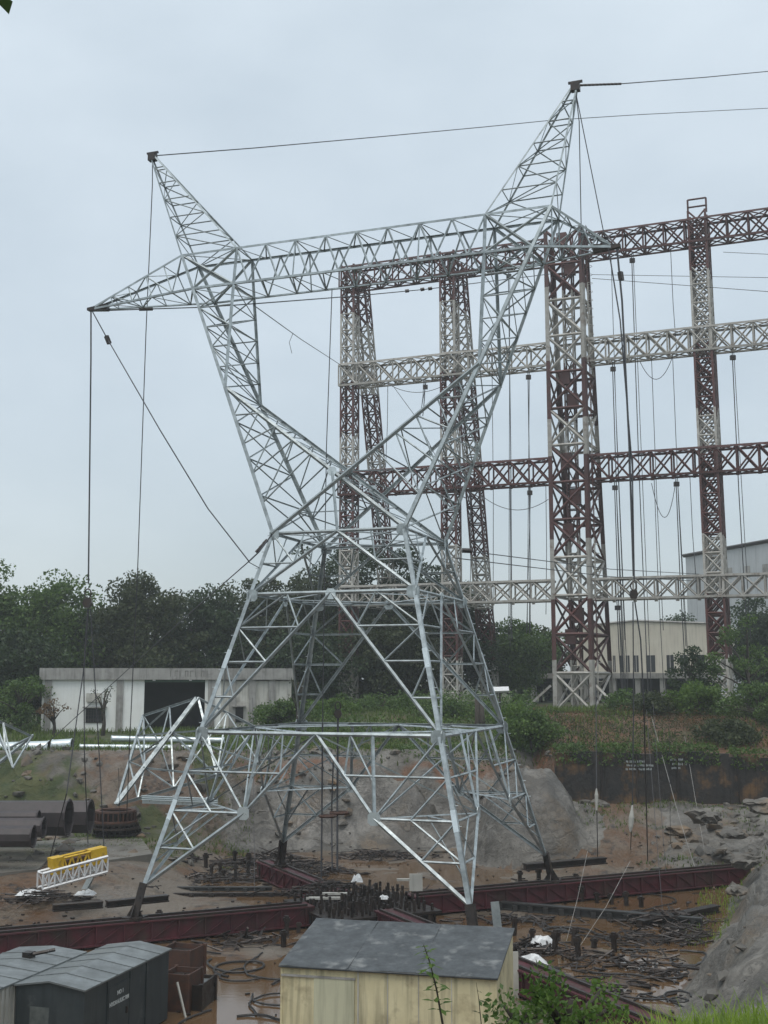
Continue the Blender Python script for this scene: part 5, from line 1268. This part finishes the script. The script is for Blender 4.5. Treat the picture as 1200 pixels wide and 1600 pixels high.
for k, (x0, y0, x1, y1) in enumerate(((815, 1515, 985, 1600), (828, 1512, 1000, 1592), (842, 1508, 1008, 1584))):
    a, b = on(x0, y0, FL+.02), on(x1, y1, FL+.02)
    girder(a+V(0, 0, .0), b, .16, .12, ('left', 'middle', 'right')[k]+'most of the three rails lying on the near end of the maroon beam', greyg)
# upright anchor pegs in the mud
m = MB(); m.box(-.085, .085, -.085, .085, 0, .55); m.box(-.13, .13, -.13, .13, .40, .50); pg = m.build('anchor_peg', darkst); peg = pg.data
spots = [(818+i*23, 1400+i*2.2) for i in range(9)] + [(812+i*30, 1381+i*1.5) for i in range(5)] + [(803, 1462), (832, 1475), (862, 1478), (866, 1490), (896, 1478), (904, 1500), (928, 1482), (960, 1488), (872, 1470)]
spots += [(300+i*22, 1350+(i % 3)*8) for i in range(8)] + [(330+i*19, 1366+((i*7) % 5)*3) for i in range(6)] + [(560+i*16, 1316+(i % 2)*2) for i in range(17)] + [(448, 1462), (466, 1458), (443, 1480), (163, 1478), (234, 1462), (248, 1450), (420, 1444)]
for i, (px, py) in enumerate(spots):
    p = on(px, py, FL); o = pg if i == 0 else link('anchor_peg', peg); o.location = (p.x, p.y, FL-.05); o.scale = (1, 1, rng.uniform(.8, 1.9)); o.rotation_euler = (rng.uniform(-.08, .08), rng.uniform(-.08, .08), rng.uniform(0, 1.5))
    if py < 1330: lb, gr = 'short dark anchor peg in the long row at the foot of the back bank', 'pegs along the back bank foot'
    elif px < 270: lb, gr = 'dark anchor peg standing in the mud behind the dark cabin', 'pegs behind the dark cabin'
    elif px < 440 and py < 1400: lb, gr = 'dark anchor peg in the mud between the left beam and the far left foot', 'pegs left of the hub'
    elif px < 500: lb, gr = 'dark anchor peg beside the left end of the cream shed roof', 'pegs left of the cream shed'
    elif py < 1392: lb, gr = 'dark anchor peg just in front of the right maroon beam', 'pegs along the right maroon beam'
    elif py < 1430: lb, gr = 'dark anchor peg in the row along the long grey girder', 'pegs along the long grey girder'
    else: lb, gr = 'thick dark anchor peg in the mud between the grey girder and the cream shed', 'pegs right of the cream shed'
    tag(o, lb, 'peg', gr)
# loose black cables and coils
def wander(px, py, z, n, step, seed, turn=.5, bias=0.0):
    r = np.random.default_rng(seed); p = on(px, py, z); a = r.uniform(0, 6.28); P = [p+V(0, 0, .05)]; k = bias
    for i in range(n):
        k = .7*k + r.normal()*turn*.4 + bias*.3; a += k; p = p+V(math.cos(a), math.sin(a), 0)*step; P.append(V(p.x, p.y, z+.05+.03*r.random()))
    return P
CB = [(330, 1500, 26, .35, .5, .45, 'coiled black cable on the wet slab right of the dark cabin'), (345, 1492, 22, .3, .5, .55, 'second coil of cable behind the first on the wet slab'), (395, 1555, 26, .35, .4, .1, 'loose black cable trailing left of the cream shed'),
      (425, 1540, 24, .35, .4, -.1, 'loose cable curving against the shed left wall'), (380, 1515, 12, .3, .6, .3, 'short curled cable between the coils and the shed'), (410, 1490, 18, .35, .5, .2, 'cable curl near the shed roof left corner'),
      (370, 1590, 26, .35, .3, .0, 'cable running along the bottom edge left of the shed'), (330, 1580, 20, .3, .3, .05, 'cable beside the weeds near the rusty bin'),
      (840, 1465, 24, .35, .4, .2, 'thin cable looping right of the shed roof'), (960, 1470, 26, .35, .6, .25, 'tangle of cable in the right half of the pit'), (1000, 1480, 24, .3, .6, -.3, 'cable tangle beside the rock bank foot'),
      (1030, 1490, 20, .25, .7, .5, 'black cable coil at the foot of the rock bank'), (1060, 1500, 22, .25, .6, .4, 'coil of hose touching the rock bank'), (950, 1545, 28, .3, .6, .2, 'tangled black hoses near the bottom right of the pit'),
      (1000, 1555, 26, .3, .6, -.2, 'second hose tangle nearer the near grass'), (920, 1520, 20, .3, .5, .3, 'hose looping over the mud by the rails'), (985, 1425, 22, .35, .5, .1, 'cable strewn behind the long grey girder'), (600, 1420, 20, .35, .4, .15, 'cable hanging off the hub front'),
      (265, 1372, 24, .4, .3, .05, 'thin cable along the near left foot'), (1080, 1560, 18, .22, .5, .4, 'black hose loop on the pale rock at lower right')]
for i, (px, py, n, st, tn, bi, lb) in enumerate(CB):
    rope(lb, wander(px, py, FL if i < 19 else -1.2, n, st, 300+i, tn, bi), .035 if i % 3 else .045, 'loose_cable', 'loose cables strewn over the pit', cablem)
# scrap heaps of rods, angles and wire
def scrap(px, py, z, rx, ry, hh, n, label, seed, mt=darkst):
    r = np.random.default_rng(seed); p = on(px, py, z); m = MB()
    for i in range(n):
        q = r.normal(size=2)*.5; a = r.uniform(0, 6.28); l = r.uniform(.3, 1.3); zz = z+.03+hh*r.random()*max(0, 1-np.hypot(*q))
        c = V(p.x+q[0]*rx, p.y+q[1]*ry, zz); dd = V(math.cos(a), math.sin(a), r.normal()*.25)*l*.5
        m.bar(c-dd, c+dd, r.uniform(.03, .11), r.uniform(.02, .08))
        if i % 3 == 0:
            R_ = r.uniform(.25, .8); a0 = r.uniform(0, 6.28); sp_ = r.uniform(1.5, 6)
            m.tube([c+V(math.cos(a0+t_*sp_)*R_*(1+.3*t_), math.sin(a0+t_*sp_)*R_*.8, .04+.25*t_*(1-t_)) for t_ in np.linspace(0, 1, 9)], r.uniform(.012, .03), 4)
    o = m.build('scrap_heap', mt); tag(o, label, 'scrap', kind='stuff'); return o
scrap(420, 1352, FL, 3.6, 2.4, 1.0, 190, 'heap of dark scrap steel beside the beam to the far left foot', 1)
scrap(470, 1365, FL, 2.6, 1.6, .9, 110, 'dark scrap heaped against the hub', 2)
scrap(900, 1392, FL, 2.6, 1.2, .8, 120, 'scrap steel heap in front of the right maroon beam', 3)
scrap(1040, 1442, FL, 2.8, 1.4, .7, 90, 'scrap heap at the right end of the grey girder', 4)
scrap(1000, 1470, FL, 2.6, 1.6, .3, 35, 'scatter of wire and rods in the right of the pit', 5)
scrap(60, 1405, -1.8, 2.4, 1.2, .6, 80, 'dark scrap by the left edge under the truss frame', 6)
scrap(930, 1548, FL, 2.2, 1.8, .3, 40, 'scatter of dark rods near the bottom right of the pit', 7)
scrap(820, 1490, FL, 1.4, .9, .7, 60, 'dark scrap behind the shed right corner', 8)
scrap(110, 1215, 1.2, 3.5, 1.5, .8, 70, 'rusty scrap on the left bank above the pipes', 9, rust)
scrap(590, 1340, FL, 3.0, 1.5, .5, 110, 'low scrap behind the hub', 10)
scrap(690, 1408, FL, 2.6, 1.4, .6, 130, 'scrap and wire right of the hub behind the near right foot', 11)
scrap(800, 1440, FL, 3.0, 1.5, .3, 50, 'wire and bars strewn along the long grey girder', 12)
scrap(890, 1500, FL, 2.8, 2.6, .3, 45, 'tangle of wire and bars in the mud right of the cream shed', 13)
scrap(990, 1515, FL, 2.6, 2.4, .3, 50, 'tangle of wire and bars close to the rock bank', 14)
scrap(1060, 1465, FL, 1.8, 1.8, .5, 70, 'dark tangle where the grey girder meets the rock bank', 15)
scrap(330, 1375, FL, 4.5, 1.8, .3, 110, 'dark bars and wire between the left beam and the near left foot', 16)
scrap(250, 1345, -2.0, 3.0, 1.6, .3, 90, 'scattered bars behind the near left foot', 17)
scrap(120, 1380, -1.8, 3.0, 1.4, .35, 110, 'dark litter round the white truss frame', 18)
scrap(520, 1395, -1.7, 2.6, 1.2, .6, 110, 'dark steel scrap on the front left of the hub', 19)
scrap(380, 1470, FL, 2.2, 1.6, .25, 60, 'wire and bars on the wet slab left of the cream shed', 20)
scrap(850, 1390, FL, 3.5, 1.2, .4, 70, 'bars strewn in front of the right maroon beam', 21)
# fine litter strewn over the whole pit floor
r_ = np.random.default_rng(77); m = MB()
LX = []
for i in range(1100):
    qx, qy = r_.uniform(-20, 1110), r_.uniform(1312, 1590)
    if 300 < qx < 435 and qy > 1440 and r_.random() < .85: continue
    p = on(qx, qy, FL); LX.append((p.x, p.y))
LZ = H(np.array([q[0] for q in LX]), np.array([q[1] for q in LX]))
for (lx_, ly_), zz in zip(LX, LZ):
    p = V(lx_, ly_, 0); zz = float(zz)
    if zz > -.6 or float(fbm(np.array([lx_*.3]), np.array([ly_*.3]), 3)[0]) < -.12: continue
    a = r_.uniform(0, 6.28); l = r_.uniform(.05, .22)*(1 if r_.random() < .88 else 4.5); c = V(p.x, p.y, zz+.03); dd = V(math.cos(a), math.sin(a), r_.normal()*.08)*l*.5
    m.bar(c-dd, c+dd, r_.uniform(.03, .14), r_.uniform(.03, .09), V(0, 0, 1))
o = m.build('pit_litter', darkst); tag(o, 'small dark steel offcuts and litter strewn over the pit floor', 'litter', kind='stuff')
# wet concrete apron in front of the brown pipes
wetc = mat('wet_concrete_apron', (.20,.185,.16), (.13,.12,.10), .6, .35, c3=(.09,.08,.065), s3=.5, p3=(.5,.66), rvar=.2, bump=.2, bscale=6)
for k, (pl, lb) in enumerate(((((-40, 1318), (105, 1312), (60, 1358), (-40, 1368)), 'wet concrete apron slab at the left edge before the brown pipes'), (((112, 1312), (222, 1310), (238, 1334), (70, 1358)), 'wet concrete apron slab before the flange rings'))):
    q = [on(x, y, -.93) for x, y in pl]; m = MB(); m.raw([V(p.x, p.y, -.93) for p in q]+[V(p.x, p.y, -1.6) for p in q], [(3, 2, 1, 0), (0, 1, 5, 4), (1, 2, 6, 5), (2, 3, 7, 6), (3, 0, 4, 7)])
    o = m.build('concrete_slab', wetc); tag(o, lb, 'slab', kind='structure')
# broken stone on the banks
def rubble(n, xr, yr, keep, s0, s1, label, seed):
    r = np.random.default_rng(seed); x = r.uniform(*xr, n); y = r.uniform(*yr, n); k = keep(x, y); x = x[k]; y = y[k]; z = H(x, y)
    bm = bmesh.new(); bmesh.ops.create_icosphere(bm, subdivisions=1, radius=1); bv = np.array([v.co[:] for v in bm.verts]); bf = np.array([[v.index for v in f.verts] for f in bm.faces]); bm.free()
    vs = []; fs = []
    for i in range(len(x)):
        s = s0+(s1-s0)*r.random()**3; sc = s*r.uniform(.6, 1.3, 3)*np.array([1, 1, .65]); a = r.uniform(0, 6.28); q = bv*(1+.28*r.normal(size=(len(bv), 1)))*sc
        q = np.stack([q[:, 0]*math.cos(a)-q[:, 1]*math.sin(a), q[:, 0]*math.sin(a)+q[:, 1]*math.cos(a), q[:, 2]], 1)+np.array([x[i], y[i], z[i]]); fs.append(bf+len(bv)*i); vs.append(q)
    me = bpy.data.meshes.new('rubble'); me.from_pydata(np.concatenate(vs).tolist(), [], np.concatenate(fs).tolist()); me.materials.append(rockm); me.update(); o = link('rubble', me); tag(o, label, 'rubble', kind='stuff')
rubble(900, (-32, -8), (66, 87), lambda x, y: fbm(x*.25, y*.25, 3) > .02, .06, .55, 'broken stone on the left bank', 1)
rubble(420, (-9, 12), (77, 88), lambda x, y: fbm(x*.25+3, y*.25, 3) > .05, .06, .5, 'broken stone on the rocky back bank', 2)
rubble(600, (11, 30), (64, 82), lambda x, y: fbm(x*.25+6, y*.25, 3) > -.05, .06, .6, 'broken stone before the retaining wall', 3)
rubble(700, (9, 30), (32, 72), lambda x, y: (x > Xr(y)+.2) & (fbm(x*.25+9, y*.25, 3) > .05), .05, .38, 'broken stone on the right rock bank', 4)
# boulders
def boulder(px, py, z, s, label, seed):
    r = np.random.default_rng(seed); bm = bmesh.new(); bmesh.ops.create_icosphere(bm, subdivisions=3, radius=1); off = r.uniform(0, 99)
    for v in bm.verts:
        d = v.co.copy(); k = .62+.75*float(fbm(np.array([d.x*1.3+off]), np.array([d.y*1.3+d.z*.9]), 4)[0])-.25*abs(float(fbm(np.array([d.z*1.9+off]), np.array([d.x*1.1-d.y]), 3)[0])); v.co = V(d.x*s[0], d.y*s[1], d.z*s[2]*.8-.12*s[2])*k
    me = bpy.data.meshes.new('boulder'); bm.to_mesh(me); bm.free(); me.materials.append(rockm); p = on(px, py, z); o = link('boulder', me); o.location = (p.x, p.y, z); o.rotation_euler = (0, 0, r.uniform(0, 6)); tag(o, label, 'boulder', 'boulders on the pit banks')
BO = [(1105, 1275, 1.0, (1.7, 1.2, .9), 'rounded pale boulder below the right end of the retaining wall'), (1150, 1300, .4, (1.6, 1.0, .6), 'flat boulder on the right bank above the maroon beam end'), (1185, 1255, 1.8, (1.8, 1.2, .8), 'pale boulder at the right edge below the retaining wall'),
      (1125, 1330, -1.2, (1.0, .8, .5), 'boulder just above the right maroon beam end'), (1170, 1345, -.4, (1.2, .9, .7), 'dark boulder at the right edge beside the grass strip'), (1060, 1295, -.4, (1.8, 1.1, .5), 'low flat boulder before the wall notices'), (1010, 1310, -1.0, (1.6, 1.0, .5), 'low boulder under the white wrapping'),
      (960, 1290, -.6, (1.3, .9, .5), 'boulder at the right foot of the grey mound'), (1090, 1345, -1.7, (.9, .6, .4), 'small stone at the end of the right maroon beam'), (1188, 1475, -.6, (.9, 1.3, .8), 'bluish boulder on the rock bank at the right edge'), (1150, 1390, -1.5, (.9, .8, .6), 'dark stone above the bright grass strip'),
      (730, 1225, .8, (1.8, 1.0, 1.0), 'jagged rock behind the near right tower leg'), (620, 1240, .3, (2.2, 1.0, 1.1), 'wide jagged rock behind the tower centre'), (540, 1225, .8, (1.9, 1.0, 1.2), 'jagged rock left of the tower centre'), (470, 1235, .4, (1.6, .9, 1.0), 'jagged rock behind the left hip plate'), (660, 1290, -1.8, (1.6, .8, .5), 'low rock at the foot of the back bank'), (780, 1285, -1.5, (1.4, .8, .6), 'low rock at the left foot of the grey mound')]
for i, (px, py, z, s, lb) in enumerate(BO): boulder(px, py, z, s, lb, 500+i)
# ------------------------------------------------------------------ galvanised stock on the terrace and spare lattice sections
def tubeobj(px0, py0, px1, py1, Y, r, label, n=12, Y2=None, mt=galv_new):
    a, b = at(px0, py0, Y), at(px1, py1, Y2 or Y); e = empty('galvanised_tube', (a+b)/2); c = (a+b)/2; tag(e, label, 'tube', 'galvanised tubes stored on the terrace edge'); d = (b-a).normalized()
    m = MB(); m.tube([a-c, b-c], r, n, cap=False); m.build('shell', mt, e, True)
    m = MB()
    for q in (a, b):
        u = d.cross(V(0, 0, 1)).normalized(); ring = [(q-c)+V(0, 0, 1)*math.sin(t_)*r+u*math.cos(t_)*r for t_ in np.linspace(0, 2*math.pi, 15)]; m.tube(ring, .04, 5, cap=False)
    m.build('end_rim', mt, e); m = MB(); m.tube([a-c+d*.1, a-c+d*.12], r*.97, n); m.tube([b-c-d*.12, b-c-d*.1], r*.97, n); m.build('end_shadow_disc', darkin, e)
tubeobj(-60, 1172, 76, 1168, 87, .50, 'largest galvanised tube at the left edge of the terrace')
tubeobj(82, 1166, 112, 1164, 87.5, .48, 'short galvanised tube right of the largest one')
tubeobj(125, 1167, 300, 1168, 87.5, .20, 'long thin galvanised tube lying before the workshop')
tubeobj(175, 1154, 350, 1157, 88.5, .22, 'galvanised tube raised behind the long thin one')
tubeobj(205, 1169, 292, 1169, 86.8, .17, 'short thin galvanised tube in front of the workshop doorway')
m = MB()
for k in range(3):
    a, b = at(222, 1245+k*3, 73.5-k*.2), at(340, 1250+k*3, 73.0-k*.2); m.angle(a, b, .26)
o = m.build('angle_bundle', galv_new); tag(o, 'bundle of bright galvanised angles on the left bank behind the near left leg', 'angle bundle')
m = MB(); m.angle(on(100, 1222, 1.4), on(15, 1225, 1.4), .2); o = m.build('rail_length', rust); tag(o, 'rusty rail length lying on the left bank', 'rail')
# standing spare leg assembly
def assembly(name, nodes, bars_, label):
    o0 = nodes[0]; e = empty(name, o0); tag(e, label, 'lattice section')
    for a, b, w_ in bars_: bar('leg' if w_ > .2 else 'brace', e, nodes[a]-o0, nodes[b]-o0, w_, galv)
    return e
n0, n1 = at(182, 1257, 76), at(309, 1090, 80)
n2, n3 = at(405, 1192, 76.5), at(224, 1118, 85); n4, n5 = at(400, 1136, 80), at(230, 1140, 83)
def mid_(a, b, t): return lerp(a, b, t)
ND = [n0, n1, n2, n3, mid_(n0, n1, .33), mid_(n0, n1, .66), mid_(n0, n2, .4), mid_(n0, n2, .7), mid_(n0, n3, .45), mid_(n0, n3, .75), n4, mid_(n1, n4, .5), mid_(n0, n2, .15), mid_(n1, n3, .5), at(250, 1163, 82), at(187, 1245, 78)]
assembly('tower_leg_section', ND, [(0, 1, .34), (0, 2, .2), (0, 3, .15), (1, 3, .14), (1, 10, .17), (1, 7, .15), (4, 6, .1), (4, 7, .12), (5, 7, .12), (5, 2, .12), (5, 10, .11), (7, 11, .1), (2, 10, .12), (4, 8, .1), (5, 9, .1), (4, 9, .1), (5, 13, .1), (3, 4, .1), (3, 14, .12), (14, 6, .1), (14, 5, .1), (9, 13, .1), (12, 4, .1), (13, 9, .1), (15, 3, .14), (15, 4, .1), (8, 14, .1), (6, 5, .1), (6, 11, .1), (7, 10, .1), (9, 4, .1), (14, 13, .1), (12, 8, .1), (2, 11, .1), (8, 5, .1)], 'standing galvanised leg section leaning in front of the workshop doorway')
ND = [at(-30, 1215, 76), at(-20, 1118, 78), at(50, 1150, 80), at(8, 1172, 77), at(52, 1148, 80), at(-8, 1130, 78), at(20, 1200, 75), at(5, 1130, 78)]
assembly('tower_leg_section', ND, [(0, 1, .3), (1, 2, .16), (0, 2, .16), (0, 4, .12), (1, 3, .12), (3, 2, .12), (7, 3, .12), (5, 6, .12), (6, 2, .1), (7, 6, .1)], 'galvanised lattice section cut by the left edge above the brown pipes')
# small things by the terrace edge
for k, (px, py, lb) in enumerate(((745, 1085, 'dark bare tree stump behind the far right tower leg'), (752, 1098, 'short dark post beside the tree stump'))):
    p = at(px, py, 100); m = MB(); g = gz(p.x, 100); m.tube([(p.x, 100, g-.2), (p.x+.05, 100, g+.6), (p.x, 100, p.z)], [.35, .25, .2], 7); o = m.build('tree_stump', barkm, None, True); tag(o, lb, 'stump')
a, b = at(768, 1078, 102), at(795, 1077, 102); m = MB(); m.bar(a, b, .2, .5); o = m.build('notice_board', whitep); tag(o, 'small white board standing right of the far tower leg', 'board')
p = at(781, 1078, 102); m = MB(); m.bar(V(p.x, p.y, gz(p.x, p.y)-.1), p, .1, .1); m.build('support_post', darkst, o)
# ------------------------------------------------------------------ rain haze
m = MB(); m.box(-260, 320, -20, 420, -6, 75)
hz = bpy.data.materials.new('rain_haze'); hz.use_nodes = True; t = hz.node_tree; t.nodes.clear()
oo = t.nodes.new('ShaderNodeOutputMaterial'); pv = t.nodes.new('ShaderNodeVolumePrincipled'); pv.inputs['Color'].default_value = (.86, .90, .93, 1); pv.inputs['Density'].default_value = .0006; pv.inputs['Anisotropy'].default_value = .2
t.links.new(pv.outputs[0], oo.inputs['Volume'])
HAZE = m.build('haze', hz); HAZE['kind'] = 'stuff'; HAZE['label'] = 'thin rain haze filling the air'
